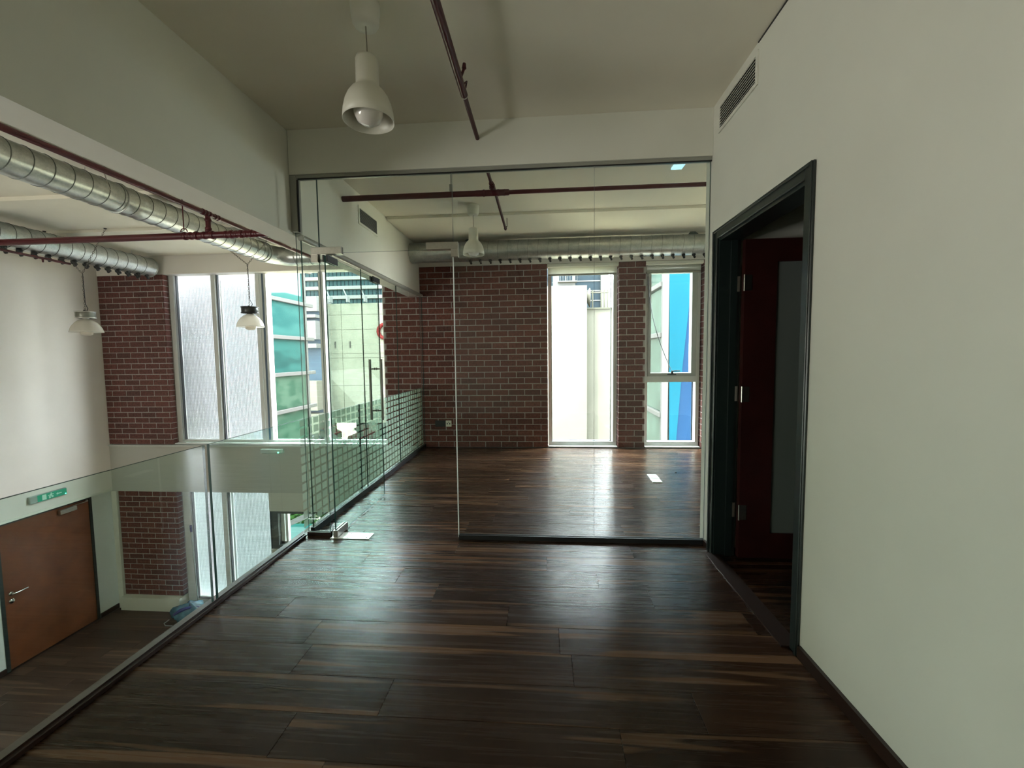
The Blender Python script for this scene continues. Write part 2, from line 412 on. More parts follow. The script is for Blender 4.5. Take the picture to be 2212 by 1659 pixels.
# side room floor seen through the black door frame
sf = MB()
yy = .3
while yy < 3.0:
    xx = 1.19+rng.uniform(-.0, .001)
    sf.box(1.19, 2.2, yy+.001, min(yy+.19, 3.0)-.001, -.011, 0).box(2.204, 3.4, yy+.001, min(yy+.19, 3.0)-.001, -.011, 0); yy += .19
o = sf.build('plank_field', PLANK, fl); o['kind'] = 'stuff'
MB().box(1.10, 1.19, 1.99, 2.93, -.011, .008).build('threshold', DARKWOOD, fl)

# lower floor
lf = MB().box(-7.4, -1.6, -4, 6.5, LF-.2, LF-.012).build('floor_lower', DARKWOOD)
struct(lf, 'dark brown plank floor of the storey below, seen through the railing')
for k in range(26):
    y0 = 1.35+.19*k; y1 = min(y0+.19, 6.27)
    x = -7.05-rng.uniform(0, 1.2)
    while x < -3.6:
        a, b = max(x, -7.04), min(x+1.238, -3.2)
        if b-a > .04: plank(a+.0006, b-.0006, y0+.0005, y1-.0005, LF, lf, PLANKL)
        x += 1.238
o = MB().box(-7.04, -1.8, -3.9, 1.34, LF-.011, LF).box(-3.19, -1.8, 1.35, 6.28, LF-.011, LF).build('plank_field', PLANKL, lf); o['kind'] = 'stuff'

# right wall with door opening
w = MB().box(XR, XR+.13, -4, 1.985, -.01, ZC).box(XR, XR+.13, 2.935, 3.17, -.01, ZC).box(XR, XR+.13, 1.985, 2.935, 2.135, ZC)
struct(w.build('wall_right', WALL), 'plain grey-white wall on the right of the corridor')
struct(MB().box(XR+.13, 4.5, 3.03, 3.17, -.01, ZC).build('wall_front', WALL), 'wall of the meeting room behind the right corridor wall')
struct(MB().box(3.235, 3.4, 3.17, 6.5, -.3, ZC).build('wall_meeting_right', WALL), 'far right wall of the meeting room')
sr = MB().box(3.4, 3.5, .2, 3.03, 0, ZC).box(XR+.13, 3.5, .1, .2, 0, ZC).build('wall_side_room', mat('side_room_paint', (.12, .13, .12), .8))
struct(sr, 'unlit walls of the side room behind the black door frame')
struct(MB().box(-7.4, 4.5, -4.1, -4, LF, ZC).build('wall_rear', WALL), 'wall behind the viewer')
# baseboards
struct(MB().box(XR-.016, XR-.0005, -3.9, 1.925, 0, .055).build('baseboard_right', DARKWOOD), 'thin dark brown baseboard along the right wall')
struct(MB().box(XR-.016, XR-.0005, 2.995, 3.065, 0, .04).build('baseboard_corner', DARKWOOD), 'short dark baseboard between door frame and glass')
struct(MB().box(XR-.004, XR-.0005, 1.2, 2.46, ZC-.008, ZC-.001).build('trim_3', DARKM), 'thin dark shadow gap where right wall meets ceiling')

# header above glass, beam over mezzanine edge
struct(MB().box(-1.845, XR-.001, Y1-.035, Y1+.08, 2.715, ZC-.001).build('wall_header', WALL), 'pale header above the glass partition')
struct(MB().box(-2.05, -1.85, -4, Y2-.002, 2.29, ZC-.001).build('wall_beam', WALL), 'deep painted beam above the mezzanine edge')
# void left wall, thicker above door height
struct(MB().box(-7.3, -7.05, -4, 6.5, -.71, ZC-.001).build('wall_left', WARM), 'tall pale wall on the far side of the void')
ll = MB().box(-7.3, -7.085, -4, 4.80, LF, -.712).box(-7.3, -7.085, 5.98, 6.5, LF, -.712).box(-7.3, -7.085, 4.8, 5.98, -.735, -.712).box(-7.3, -7.135, 4.8, 5.98, LF-.2, -.735)
struct(ll.build('wall_left_lower', mat('lower_wall', (.66, .68, .64), .75)), 'pale lower wall around the brown door')
struct(MB().box(-7.085, -7.04, -4, Y2-.01, -.735, -.70).build('trim_4', WALL), 'narrow ledge running over the brown door')
struct(MB().box(-7.084, -7.068, 5.99, 6.28, LF, LF+.07).box(-7.084, -7.068, .5, 4.79, LF, LF+.07).build('baseboard_left', DARKWOOD), 'dark baseboard on the lower left wall')
struct(MB().box(-1.84, -1.70, -4, 6.3, LF, -.35).build('wall_under_mezzanine', WALL), 'wall below the mezzanine edge')

# back wall: lintel, edge beam, sills
struct(MB().box(-7.3, 3.4, Y2, 6.5, 2.712, ZC-.001).build('wall_lintel', WARM), 'pale band above all the windows')
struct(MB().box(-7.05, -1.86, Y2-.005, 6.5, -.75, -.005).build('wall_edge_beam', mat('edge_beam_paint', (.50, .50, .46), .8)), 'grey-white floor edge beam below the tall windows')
struct(MB().box(-7.05, -1.87, Y2-.025, 6.37, -.005, .012).box(-5.9, -2.42, Y2-.012, 6.38, .03, .045).build('trim_5', FRAMEW), 'thin pale ledge on top of the edge beam')

bmesh_cache = {}
def brick_box(w, d, h, material):
    key = (round(w, 3), round(d, 3), round(h, 3), material.name)
    if key not in bmesh_cache:
        o = MB().bev(-w/2, w/2, -d/2, d/2, -h/2, h/2, .0025).build('brick', material)
        bmesh_cache[key] = o.data; bpy.data.objects.remove(o)
    return bmesh_cache[key]
def bricks(root, x0, x1, z0, z1, yf, material, reveal=None, pitch=.0874, L=.24, phase=0., mz=.0115):
    rr = random.Random(int((x0+50)*100)); nrow = int(round((z1-z0)/pitch)); pitch = (z1-z0)/nrow
    for r in range(nrow):
        z = z0+pitch*(r+.5); h = pitch-mz
        x = x0-L*(.5 if r % 2 else 0)-phase*L
        while x < x1-.01:
            a, b = max(x, x0), min(x+L, x1)
            if b-a > .035:
                ww = b-a-.012
                o = bpy.data.objects.new('brick', brick_box(ww, .09, h, material)); COL.objects.link(o); o.parent = root
                o.location = ((a+b)/2, yf+.045+rr.uniform(-.0008, .0012), z)
            x += L
        if reveal:
            for xe in reveal:
                sgn = 1 if xe > (x0+x1)/2 else -1
                o = bpy.data.objects.new('brick', brick_box(.07, .088 if r % 2 else .09, h, material)); COL.objects.link(o); o.parent = root
                o.location = (xe-sgn*(.035+.0045), yf+.145, z)
def brick_wall(name, label, x0, x1, z0, z1, material=BRICK, reveal=None, yf=Y2, phase=0.):
    b = MB().box(x0+(.011 if reveal and x0 in reveal else .004), x1-(.011 if reveal and x1 in reveal else .004), yf+.0045, 6.5, z0, z1).build(name, MORTAR)
    struct(b, label); bricks(b, x0, x1, z0, z1, yf, material, reveal, phase=phase); return b
brick_wall('wall_back', 'dark red brick wall at the far end of the glazed room', -1.85, .06, .0, 2.712, reveal=[.06])
brick_wall('wall_pier', 'brick pier between the two tall windows', 1.08, 1.47, .0, 2.712, BRICKP, reveal=[1.08, 1.47])
brick_wall('wall_corner', 'strip of brick right of the second window', 2.27, 3.25, .0, 2.712, BRICKP, reveal=[2.27])
brick_wall('wall_jamb', 'brick strip seen through the side glass beside the void window', -2.42, -1.85, .012, 2.712, reveal=[-2.42], phase=.37)
brick_wall('wall_pilaster', 'red brick pilaster beside the tall void windows', -7.05, -5.93, .02, 2.712, BRICKP, reveal=[-5.93])
brick_wall('wall_pilaster_lower', 'dark brick pilaster on the storey below', -6.96, -5.93, -2.50, -.75, BRICK, reveal=[-5.93])
struct(MB().box(-7.05, -6.965, Y2-.03, 6.5, LF, -.75).build('trim_6', WALL), 'pale strip beside the lower brick pilaster')
struct(MB().box(-6.96, -5.93, 6.20, 6.5, LF, -2.505).build('trim_7', WALL), 'white ledge at the foot of the lower pilaster')
struct(MB().box(-4.40, -1.86, 6.32, 6.5, -1.06, -.75).box(-3.0, -1.86, 6.32, 6.5, LF, -1.06).box(-4.40, -3.0, 6.32, 6.5, LF, -1.69)
       .build('wall_back_lower', mat('lower_back_paint', (.62, .62, .56), .8)), 'pale wall around the small lower window')
struct(MB().box(-1.86, 3.4, 6.4, 6.5, -1, -.0).build('wall_foot', WALL), 'wall foot below the meeting room windows')

# ------------------------------------------------------------------ windows
def win_box(name, label):
    o = bpy.data.objects.new(name, None); COL.objects.link(o); struct(o, label); return o
def pane_y(x0, x1, z0, z1, y, m=GWIN, th=.006): return MB().box(x0, x1, y, y+th, z0, z1)
# window 1 (meeting room, left)
w1 = win_box('window_1', 'tall window left of the brick pier showing a cream building')
X0, X1 = .066, 1.074
MB().box(X0, X0+.045, 6.38, 6.48, .0, 2.71).box(X1-.05, X1, 6.38, 6.48, .0, 2.71).box(X0+.045, X1-.05, 6.38, 6.48, .0, .075).box(X0+.045, X1-.05, 6.38, 6.48, 2.62, 2.71).build('frame', FRAMEW, w1)
MB().box(X0+.045, X0+.053, 6.40, 6.46, .075, 2.62).box(X1-.085, X1-.077, 6.41, 6.46, .075, 2.62).box(X0+.053, X1-.085, 6.41, 6.46, .085, .092).build('gasket', FRAMEG, w1)
MB().box(X0, X1, 6.30, 6.375, -.0, .018).build('sill', FRAMEW, w1)
pane_y(X0+.045, X1-.05, .075, 2.62, 6.44).build('pane', GWIN, w1)
# window 2
w2 = win_box('window_2', 'tall window right of the brick pier showing blue cladding')
X0, X1 = 1.476, 2.264
MB().box(X0, X0+.045, 6.38, 6.48, .0, 2.71).box(X1-.05, X1, 6.38, 6.48, .0, 2.71).box(X0+.045, X1-.05, 6.38, 6.48, .0, .075).box(X0+.045, X1-.05, 6.38, 6.48, 2.62, 2.71).box(X0+.045, X1-.05, 6.38, 6.48, .965, 1.05).build('frame', FRAMEW, w2)
sash = MB().box(X0+.047, X0+.085, 6.36, 6.47, 1.052, 2.60).box(X1-.125, X1-.058, 6.36, 6.47, 1.052, 2.60).box(X0+.085, X1-.125, 6.36, 6.47, 1.052, 1.10).box(X0+.085, X1-.125, 6.36, 6.47, 2.55, 2.60)
sh_ = sash.build('sash', mat('sash_grey', (.40, .42, .40), .4), w2)
MB().box(X1-.075, X1-.058, 6.47, 6.475, .08, .96).build('gasket', FRAMEG, w2)
pane_y(X0+.085, X1-.125, 1.10, 2.55, 6.43).build('pane', GWIN, w2)
pane_y(X0+.045, X1-.05, .075, .965, 6.44).build('pane', GWIN, w2)
MB().box(X0, X1, 6.30, 6.375, .0, .018).build('sill', FRAMEW, w2)
hd = MB().box(1.80, 1.92, 6.33, 6.36, 1.075, 1.092).box(1.845, 1.872, 6.31, 6.335, 1.092, 1.13)
hd.tube([(1.858, 6.315, 1.128), (1.90, 6.305, 1.132), (1.965, 6.30, 1.13)], .008, 8)
hd.build('handle', DARKM, w2)
cord = []
for t in range(13):
    u = t/12; cord.append((1.515+.345*u**1.9, 6.34, 2.50-1.37*u))
MB().tube(cord, .004, 6).tube([(p[0]-.012*(1-i/12), p[1]+.004, p[2]) for i, p in enumerate(cord)], .002, 6).build('cord', DARKM, w2)
# roller blinds
def blind(x0, x1, label):
    b = thing('roller_blind', label, 'blind', ((x0+x1)/2, 6.35, 2.71), 'roller blinds at the tops of the meeting room windows')
    MB().bev(x0-.012, x1+.01, 6.29, 6.375, 2.655, 2.709, .008).build('cassette', WHITEP, b)
    MB().box(x0+.01, x1-.02, 6.345, 6.347, 2.565, 2.66).build('fabric', BLIND, b)
    MB().bev(x0+.005, x1-.015, 6.338, 6.354, 2.54, 2.566, .004).build('bottom_bar', GREYM, b)
blind(.066, 1.074, 'off-white roller blind rolled up on the window left of the brick pier')
blind(1.476, 2.264, 'off-white roller blind rolled up on the window with blue cladding behind')
# window 3: void, upper
w3 = win_box('window_3', 'wide aluminium window high in the void')
jm = [(-5.93, -5.854), (-5.226, -5.157), (-4.492, -4.439), (-3.467, -3.39), (-2.46, -2.425)]
for a, b in jm:
    MB().box(a, b, 6.385, 6.49, .045, 2.705).build('mullion', FRAMEW, w3)
MB().box(-5.854, -5.226, 6.40, 6.48, .045, .08).box(-5.157, -4.492, 6.40, 6.48, .045, .08).box(-4.439, -3.467, 6.40, 6.48, .045, .08).box(-3.39, -2.46, 6.40, 6.48, .045, .08).build('bottom_rail', FRAMEW, w3)
g = MB()
for a, b in ((-5.851, -5.82), (-5.153, -5.13)): g.box(b-.012, b, 6.40, 6.44, .08, 2.705)
g.build('gasket', FRAMEG, w3)
MB().box(-4.436, -4.40, 6.40, 6.47, .08, 2.705).build('side_frame', FRAMEW, w3)
MB().box(-4.398, -4.375, 6.40, 6.47, .08, 2.705).build('gasket', mat('blue_grey_gasket', (.09, .13, .18), .5), w3)
MB().box(-4.373, -4.335, 6.41, 6.47, .08, 2.705).build('side_frame', FRAMEW, w3)
for a, b in ((-5.85, -5.23), (-5.15, -4.50), (-4.335, -3.47), (-3.39, -2.46)):
    pane_y(a, b, .08, 2.705, 6.46).build('pane', GWIN, w3)
# window 4: void, lower
w4 = win_box('window_4', 'tall aluminium window on the storey below')
for a, b in ((-5.93, -5.80), (-5.245, -5.17), (-4.44, -4.402)):
    MB().box(a, b, 6.385, 6.49, LF, -.752).build('mullion', FRAMEW if a < -4.5 else DARKM, w4)
MB().box(-5.80, -5.245, 6.39, 6.49, LF, -2.60).box(-5.17, -4.44, 6.39, 6.49, LF, -2.60).build('bottom_rail', FRAMEW, w4)
g = MB()
for b in (-5.775, -5.145): g.box(b-.012, b, 6.40, 6.44, -2.60, -.752)
g.box(-5.775, -5.25, 6.40, 6.44, -2.60, -2.588).build('gasket', FRAMEG, w4)
for a, b in ((-5.775, -5.245), (-5.145, -4.44)):
    pane_y(a, b, -2.6, -.752, 6.46).build('pane', GWIN, w4)
# window 5 small lower
w5 = win_box('window_5', 'small dark-framed window below the edge beam with greenery outside')
MB().box(-4.38, -4.27, 6.33, 6.46, -1.68, -1.065).box(-3.10, -3.02, 6.33, 6.46, -1.68, -1.065).box(-4.27, -3.1, 6.33, 6.46, -1.10, -1.065).box(-4.27, -3.1, 6.33, 6.46, -1.68, -1.62).build('frame', mat('dark_window_frame', (.10, .105, .10), .4), w5)
MB().box(-4.27, -4.21, 6.40, 6.46, -1.62, -1.10).box(-4.19, -4.15, 6.40, 6.46, -1.62, -1.10).box(-4.27, -3.1, 6.40, 6.46, -1.62, -1.585).build('sash', FRAMEW, w5)
pane_y(-4.15, -3.1, -1.585, -1.10, 6.43).build('pane', GWIN, w5)

# perforated sun screens outside
def screen(x0, x1, z0, z1, label, y=6.60):
    t = thing('sun_screen', label, 'screen', ((x0+x1)/2, y, z0), 'perforated white screens outside the void windows')
    m = MB(); n = int((x1-x0)/.0245); p = (x1-x0)/n
    for i in range(n+1): m.box(x0+i*p-.0085, x0+i*p+.0085, y, y+.003, z0, z1)
    n = int((z1-z0)/.0245); p = (z1-z0)/n
    for i in range(n+1): m.box(x0, x1, y+.0031, y+.006, z0+i*p-.0085, z0+i*p+.0085)
    o = m.build('mesh_panel', SCREEN, t); o['kind'] = 'stuff'
    MB().box(x0-.02, x0, y-.01, y+.03, z0, z1).box(x1, x1+.02, y-.01, y+.03, z0, z1).build('frame', FRAMEW, t)
    for xx in (x0-.02, x1):
        for zz in (z0+.12, z1-.2): MB().box(xx, xx+.02, 6.501, y-.011, zz, zz+.05).build('bracket', FRAMEG, t)
    return t
S1 = screen(-6.0, -5.27, .05, 2.8, 'perforated white screen outside the upper window next to the brick pilaster')
screen(-5.22, -4.42, .05, 2.8, 'perforated white screen outside the upper window behind the hanging industrial lamp')
screen(-6.0, -5.27, -3.2, -.05, 'perforated white screen outside the lower window next to the blue bag')
screen(-5.22, -4.42, -3.2, -.05, 'perforated white screen outside the lower window beside the small window')
SP = (.026, .60)
# translucent sheet panels seen behind the first screen
for z0, z1, lb in ((.35, .98, 'lowest'), (1.12, 1.72, 'middle'), (1.86, 2.46, 'upper')):
    MB().box(-6.35, -5.62, 7.0, 7.03, z0, z1).box(-5.99, -5.98, 6.61, 7.0, z0+.1, z0+.14).build('shade_fin', mat('pale_fin_'+lb, (.028, .032, .033), .5, spec=.1), S1)

# ------------------------------------------------------------------ glass partition
GP = thing('glass_partition', 'frameless glass partition closing off the far room, beside the open glass door', 'partition', (0, Y1, 0))
def gpane(x0, x1, z0, z1, nm='pane', edge=GEDGE, y=Y1, th=.010):
    return MB().box(x0, x1, y-th/2, y+th/2, z0, z1, 0, edge=1, axis=1).build(nm, [GPART, edge], GP)
gpane(-.648, .358, .012, 2.69)
MB().box(-.656, -.6485, Y1-.005, Y1+.005, .012, 2.10).build('edge_glint', GEDGEL, GP)  # white strip paints the light caught by the glass edge
gpane(.362, 1.146, .012, 2.69, edge=GEDGE)
gpane(-1.655, -.652, 2.155, 2.69, 'transom_pane', edge=GEDGE)
gpane(-1.835, -1.660, .012, 2.69, 'side_pane', edge=GEDGE)
MB().box(-.65, 1.148, Y1-.018, Y1-.006, 0, .034).box(-.65, 1.148, Y1+.006, Y1+.018, 0, .034).box(-.65, 1.148, Y1-.006, Y1+.006, 0, .010).build('base_channel', DARKM, GP)
MB().box(-1.838, -1.655, Y1-.018, Y1-.006, 0, .034).box(-1.838, -1.655, Y1+.006, Y1+.018, 0, .034).build('base_channel', DARKWOOD, GP)
MB().box(-1.80, 1.148, Y1-.022, Y1+.022, 2.692, 2.713).build('head_channel', GREYM, GP)
MB().box(-1.79, 1.148, Y1-.0225, Y1-.018, 2.683, 2.6915).build('head_gasket', BLACKPL, GP)
MB().box(-1.848, -1.80, Y1-.03, Y1+.03, 2.31, 2.713).build('side_channel', GREYM, GP)
MB().box(-1.799, -1.790, Y1-.0225, Y1-.010, 2.31, 2.683).build('side_gasket', BLACKPL, GP)
# patch fittings (L shaped)
def lpatch(xc, sgn, z, nm='patch_fitting'):
    m = MB(); a, b = sorted((xc, xc+sgn*.235)); c, d = sorted((xc, xc+sgn*.052))
    m.bev(a, b, Y1-.022, Y1-.0055, z, z+.052, .002).bev(a, b, Y1+.0055, Y1+.022, z, z+.052, .002)
    m.bev(c, d, Y1-.022, Y1-.0055, z-.055, z+.001, .002).bev(c, d, Y1+.0055, Y1+.022, z-.055, z+.001, .002)
    return m.build(nm, STEEL, GP)
lpatch(-1.715, 1, 2.143); lpatch(-.612, -1, 2.152)

# open glass door, hinged left, standing at right angles into the room
DX, DY0, DY1 = -1.60, 3.055, 4.05
D1 = thing('door_1', 'frameless glass door standing open into the far room', None, (DX, DY0, 0), kind='structure')
D1['category'] = 'door'; del D1['category']
MB().box(DX-.005, DX+.005, DY0, DY1, .012, 2.13, 0, edge=1, axis=0).build('pane', [GRAIL, GEDGE], D1)
m = MB().bev(DX-.018, DX-.0055, DY0-.01, DY0+.165, .008, .062, .002).bev(DX+.0055, DX+.018, DY0-.01, DY0+.165, .008, .062, .002).box(DX-.012, DX+.012, DY0-.011, DY0+.0, .004, .06)
m.build('bottom_patch', STEEL, D1)
MB().bev(DX-.02, DX-.0055, DY0, DY0+.16, 2.085, 2.135, .002).bev(DX+.0055, DX+.02, DY0, DY0+.16, 2.085, 2.135, .002).build('top_patch', DARKM, D1)
MB().bev(DX-.02, DX-.0055, DY1-.15, DY1+.004, 2.085, 2.135, .002).bev(DX+.0055, DX+.02, DY1-.15, DY1+.004, 2.085, 2.135, .002).build('lock_patch', DARKM, D1)
hy = 3.93
for sx in (-1, 1):
    h = MB().tube([(DX+sx*.055, hy, .78), (DX+sx*.055, hy, 1.36)], .0125, 14).build('handle', mat('handle_steel', (.16, .15, .13), .3, metal=.9) if sx < 0 else bpy.data.materials['handle_steel'], D1)
    m = MB()
    for z in (.87, 1.27): m.tube([(DX+sx*.0055, hy, z), (DX+sx*.045, hy, z)], .007, 10).tube([(DX+sx*.0055, hy, z), (DX+sx*.012, hy, z)], .012, 12)
    m.build('standoff', bpy.data.materials['handle_steel'], h)
fp = thing('floor_plate', 'steel floor spring plate at the foot of the glass door', 'plate', (-1.47, 3.09, 0))
MB().bev(-1.64, -1.335, 3.035, 3.145, .0, .006, .0015).build('cover', STEEL, fp)
for x in (-1.51, -1.36):
    for y in (3.055, 3.125): MB().lathe(x, y, [(0, .0075), (.006, .0072), (.006, .005)], 10).build('screw', DARKM, fp)

# side glazing of the meeting room (over the railing)
SG = thing('side_glazing', 'tall glass wall between far room and void above the square-patterned film', 'glazing', (-1.815, 4.7, 0))
for a, b in ((3.13, 4.168), (4.172, 5.178), (5.182, 6.28)):
    MB().box(-1.825, -1.815, a, b, .05, 2.27, 0, edge=1, axis=0).build('pane', [GPART, GEDGE], SG)
MB().box(-1.838, -1.805, 3.12, 6.285, 0, .05).build('base_channel', DARKM, SG)
MB().tube([(-1.82, 3.13, 2.285), (-1.82, 6.28, 2.285)], .026, 14).build('top_rail', GREYM, SG)
MB().tube([(-1.80, 6.15, 2.25), (-1.72, 6.15, 2.25), (-1.70, 6.15, 2.26)], .008, 8).build('bracket', CHROME, SG)

# ------------------------------------------------------------------ glass railing
RL = thing('glass_railing', 'green-tinted frameless glass railing along the mezzanine edge', 'railing', (XL, 2, 0))
for a, b in ((-1.70, .215), (.245, 2.155), (2.187, 4.100), (4.118, 6.03), (6.045, 6.282)):
    MB().box(XL-.0075, XL+.0075, a, b, .003, .910, 0, edge=1, axis=0).build('panel', [GRAIL, GEDGE], RL)
MB().box(XL+.0077, XL+.0085, 3.045, 6.28, .035, .905).build('square_film', FILM, RL)
struct(MB().box(XL-.065, XL-.0065, -3.9, 6.28, -.36, .004).build('trim_8', mat('edge_nosing', (.10, .075, .06), .5)), 'brown nosing outside the glass railing')
struct(MB().bev(XL+.0085, XL+.0105, -3.9, 3.05, -.001, .03, .0005).bev(XL+.008, XL+.026, -3.9, 3.05, .0, .022, .003).build('trim_9', DARKWOOD), 'dark floor bead at the foot of the glass railing')

# ------------------------------------------------------------------ dark door frame and side room door
D2 = thing('door_2', 'black-green door frame in the right wall with a dark red door ajar inside', None, (XR, 2.46, 0), kind='structure')
fr = MB()
fr.bev(XR-.014, XR-.0005, 1.93, 1.99, 0, 2.19, .004).bev(XR-.014, XR-.0005, 2.93, 2.99, 0, 2.19, .004).bev(XR-.014, XR-.0005, 1.991, 2.929, 2.13, 2.19, .004)
fr.bev(XR-.021, XR-.0145, 1.932, 1.948, 0, 2.188, .002).bev(XR-.021, XR-.0145, 2.972, 2.988, 0, 2.188, .002).bev(XR-.021, XR-.0145, 1.95, 2.97, 2.172, 2.188, .002)
fr.build('architrave', BLACKP, D2)
MB().box(XR, XR+.135, 1.9855, 2.005, .0, 2.13).box(XR, XR+.135, 2.915, 2.9345, .0, 2.13).box(XR, XR+.135, 2.005, 2.915, 2.112, 2.1345).box(XR+.07, XR+.11, 2.90, 2.915, .0, 2.112).build('jamb', BLACKP, D2)
leaf = MB().box(XR+.14, 1.49, 2.865, 2.905, .01, 2.105).box(2.02, 2.06, 2.865, 2.905, .01, 2.105).box(1.49, 2.02, 2.865, 2.905, 1.96, 2.105).box(1.49, 2.02, 2.865, 2.905, .01, .18).build('leaf', DOORR, D2)
MB().box(1.49, 2.02, 2.878, 2.892, .18, 1.96).build('inset_panel', PANEL, leaf)
for z in (1.78, 1.06, .27):
    h = MB().bev(XR+.085, XR+.132, 2.911, 2.9146, z, z+.10, .001).bev(XR+.142, XR+.185, 2.861, 2.8648, z, z+.10, .001).tube([(XR+.138, 2.862, z-.002), (XR+.138, 2.862, z+.102)], .006, 10).build('hinge', STEEL, D2)
MB().bev(XR+.05, XR+.06, 1.993, 2.0, 1.0, 1.2, .001).build('strike_plate', STEEL, D2)

# brown door below
D3 = thing('door_3', 'brown veneer door with lever handle on the storey below', None, (-7.1, 5.4, LF), kind='structure')
MB().box(-7.11, -7.075, 4.80, 4.84, LF, -.736).box(-7.11, -7.075, 5.945, 5.98, LF, -.736).box(-7.11, -7.075, 4.84, 5.945, -.765, -.736).build('frame', BLACKP, D3)
MB().box(-7.13, -7.09, 4.842, 5.943, LF+.01, -.767).build('leaf', DOORB, D3)
h = MB().lathe(-7.089, 4.915, [(.0, .012), (.026, .012), (.026, 0)], 16, axis='x', cz=-1.70)
h.tube([(-7.08, 4.915, -1.70), (-7.045, 4.915, -1.70), (-7.04, 4.935, -1.70), (-7.04, 5.07, -1.695)], .010, 10)
h.build('handle', CHROME, D3)
MB().lathe(-7.089, 4.915, [(0, .012), (.03, .012), (.03, 0)], 16, axis='x', cz=-1.80).build('lock', CHROME, D3)
c = MB().bev(-7.089, -7.03, 5.52, 5.74, -.86, -.795, .006).build('door_closer', STEEL, D3)
MB().box(-7.065, -7.05, 5.70, 5.90, -.792, -.784).box(-7.065, -7.045, 5.885, 5.905, -.79, -.766).build('arm', STEEL, c)

# exit sign on the left wall
ES = thing('exit_sign', 'long green emergency exit sign above the brown door', 'sign', (-7.03, 5.38, -.52))
MB().bev(-7.05, -7.005, 5.15, 5.60, -.575, -.475, .006).build('housing', mat('sign_case', (.30, .36, .33), .4), ES)
MB().box(-7.0049, -7.0035, 5.235, 5.595, -.57, -.48).build('green_face', GREEN, ES)
m = MB()
m.lathe(-7.0035, 5.40, [(0, .001), (.009, .001), (.009, 0)], 12, axis='x', cz=-.494)
m.box(-7.0034, -7.0025, 5.385, 5.41, -.53, -.503).box(-7.0034, -7.0025, 5.36, 5.385, -.522, -.513).box(-7.0034, -7.0025, 5.41, 5.43, -.512, -.504)
m.box(-7.0034, -7.0025, 5.37, 5.39, -.562, -.53).box(-7.0034, -7.0025, 5.40, 5.425, -.555, -.53)
m.box(-7.0034, -7.0025, 5.47, 5.53, -.532, -.518).add([(-7.003, 5.46, -.525), (-7.003, 5.48, -.505), (-7.003, 5.48, -.545)], [(0, 1, 2)])
m.box(-7.0034, -7.0025, 5.29, 5.34, -.562, -.49)
m.build('pictogram', mat('sign_pale', (.45, .65, .55), .5, emit=(.6, .9, .75), estr=.05), ES)['kind'] = 'stuff'
MB().bev(-7.0034, -6.999, 5.57, 5.585, -.563, -.55, .001).build('indicator', LED, ES)

# emergency light on edge beam
EL = thing('emergency_light', 'small translucent emergency light on the edge beam below the tall window', 'lamp', (-4.25, 6.27, -.07))
MB().bev(-4.44, -4.07, 6.225, 6.284, -.105, -.03, .012).build('diffuser', translucent_mat('clear_case', (.50, .58, .54), .3, .35, .2), EL)
MB().bev(-4.43, -4.08, 6.27, 6.2845, -.10, -.035, .003).build('back_plate', WHITEP, EL)
MB().bev(-4.15, -4.13, 6.215, 6.226, -.095, -.075, .003).build('indicator', LED, EL)

# ------------------------------------------------------------------ ducts
def duct_seams(m, path, r, pitch, n=20):
    pass
def ring(m, c, axis, r, rr=.004, n=28, tilt=.22):
    c = Vector(c); a = Vector(axis).normalized(); u = a.orthogonal().normalized(); w = a.cross(u)
    pts = []
    for j in range(n):
        t = 2*PI*j/n; pts.append(c+r*(math.cos(t)*u+math.sin(t)*w)+a*(tilt*.5*(math.cos(t))*.12))
    m.tube(pts, rr, 5, closed=True)
# duct 1: along the void then elbow to the right, through the beam, into the meeting room
DU = thing('spiral_duct', 'galvanised spiral duct running overhead along the void and turning toward the far room', 'duct', (-3.81, 2, 2.83))
path = [(-3.81, -3.9, 2.83), (-3.81, 5.66, 2.83)]
for t in range(1, 7):
    a = t/6*PI/2; path.append((-3.81+.27*(1-math.cos(a)), 5.66+.27*math.sin(a), 2.83))
path.append((-2.052, 5.93, 2.83))
MB().tube(path, .125, 28, cap=False).build('duct_wall', GALV, DU)
m = MB(); y = -.2
while y < 5.55: ring(m, (-3.81, y, 2.83), (0, 1, 0), .1255); y += .135
y = -3.4
while y < 5.55: ring(m, (-3.81, y, 2.83), (0, 1, 0), .1255) if False else None; y += 9
x = -3.4
while x < -2.1: ring(m, (x, 5.93, 2.83), (1, 0, 0), .1255); x += .135
m.build('seam', SEAM, DU)['kind'] = 'stuff'
for c, a in (((-3.81, 5.62, 2.83), (0, 1, 0)), ((-3.81, 5.56, 2.83), (0, 1, 0)), ((-3.50, 5.93, 2.83), (1, 0, 0)), ((-3.81, 3.62, 2.83), (0, 1, 0))):
    m = MB(); ring(m, c, a, .129, .008, tilt=0); m.build('coupling', GALV, DU)
for y in (1.2, 3.45, 5.3):
    MB().tube([(-3.81-.127, y, 2.83), (-3.90, y, 2.96), (-3.90, y, 3.029)], .004, 6).build('hanger', STEEL, DU); MB().tube([(-3.81+.127, y, 2.83), (-3.72, y, 2.96), (-3.72, y, 3.029)], .004, 6).build('hanger', STEEL, DU)
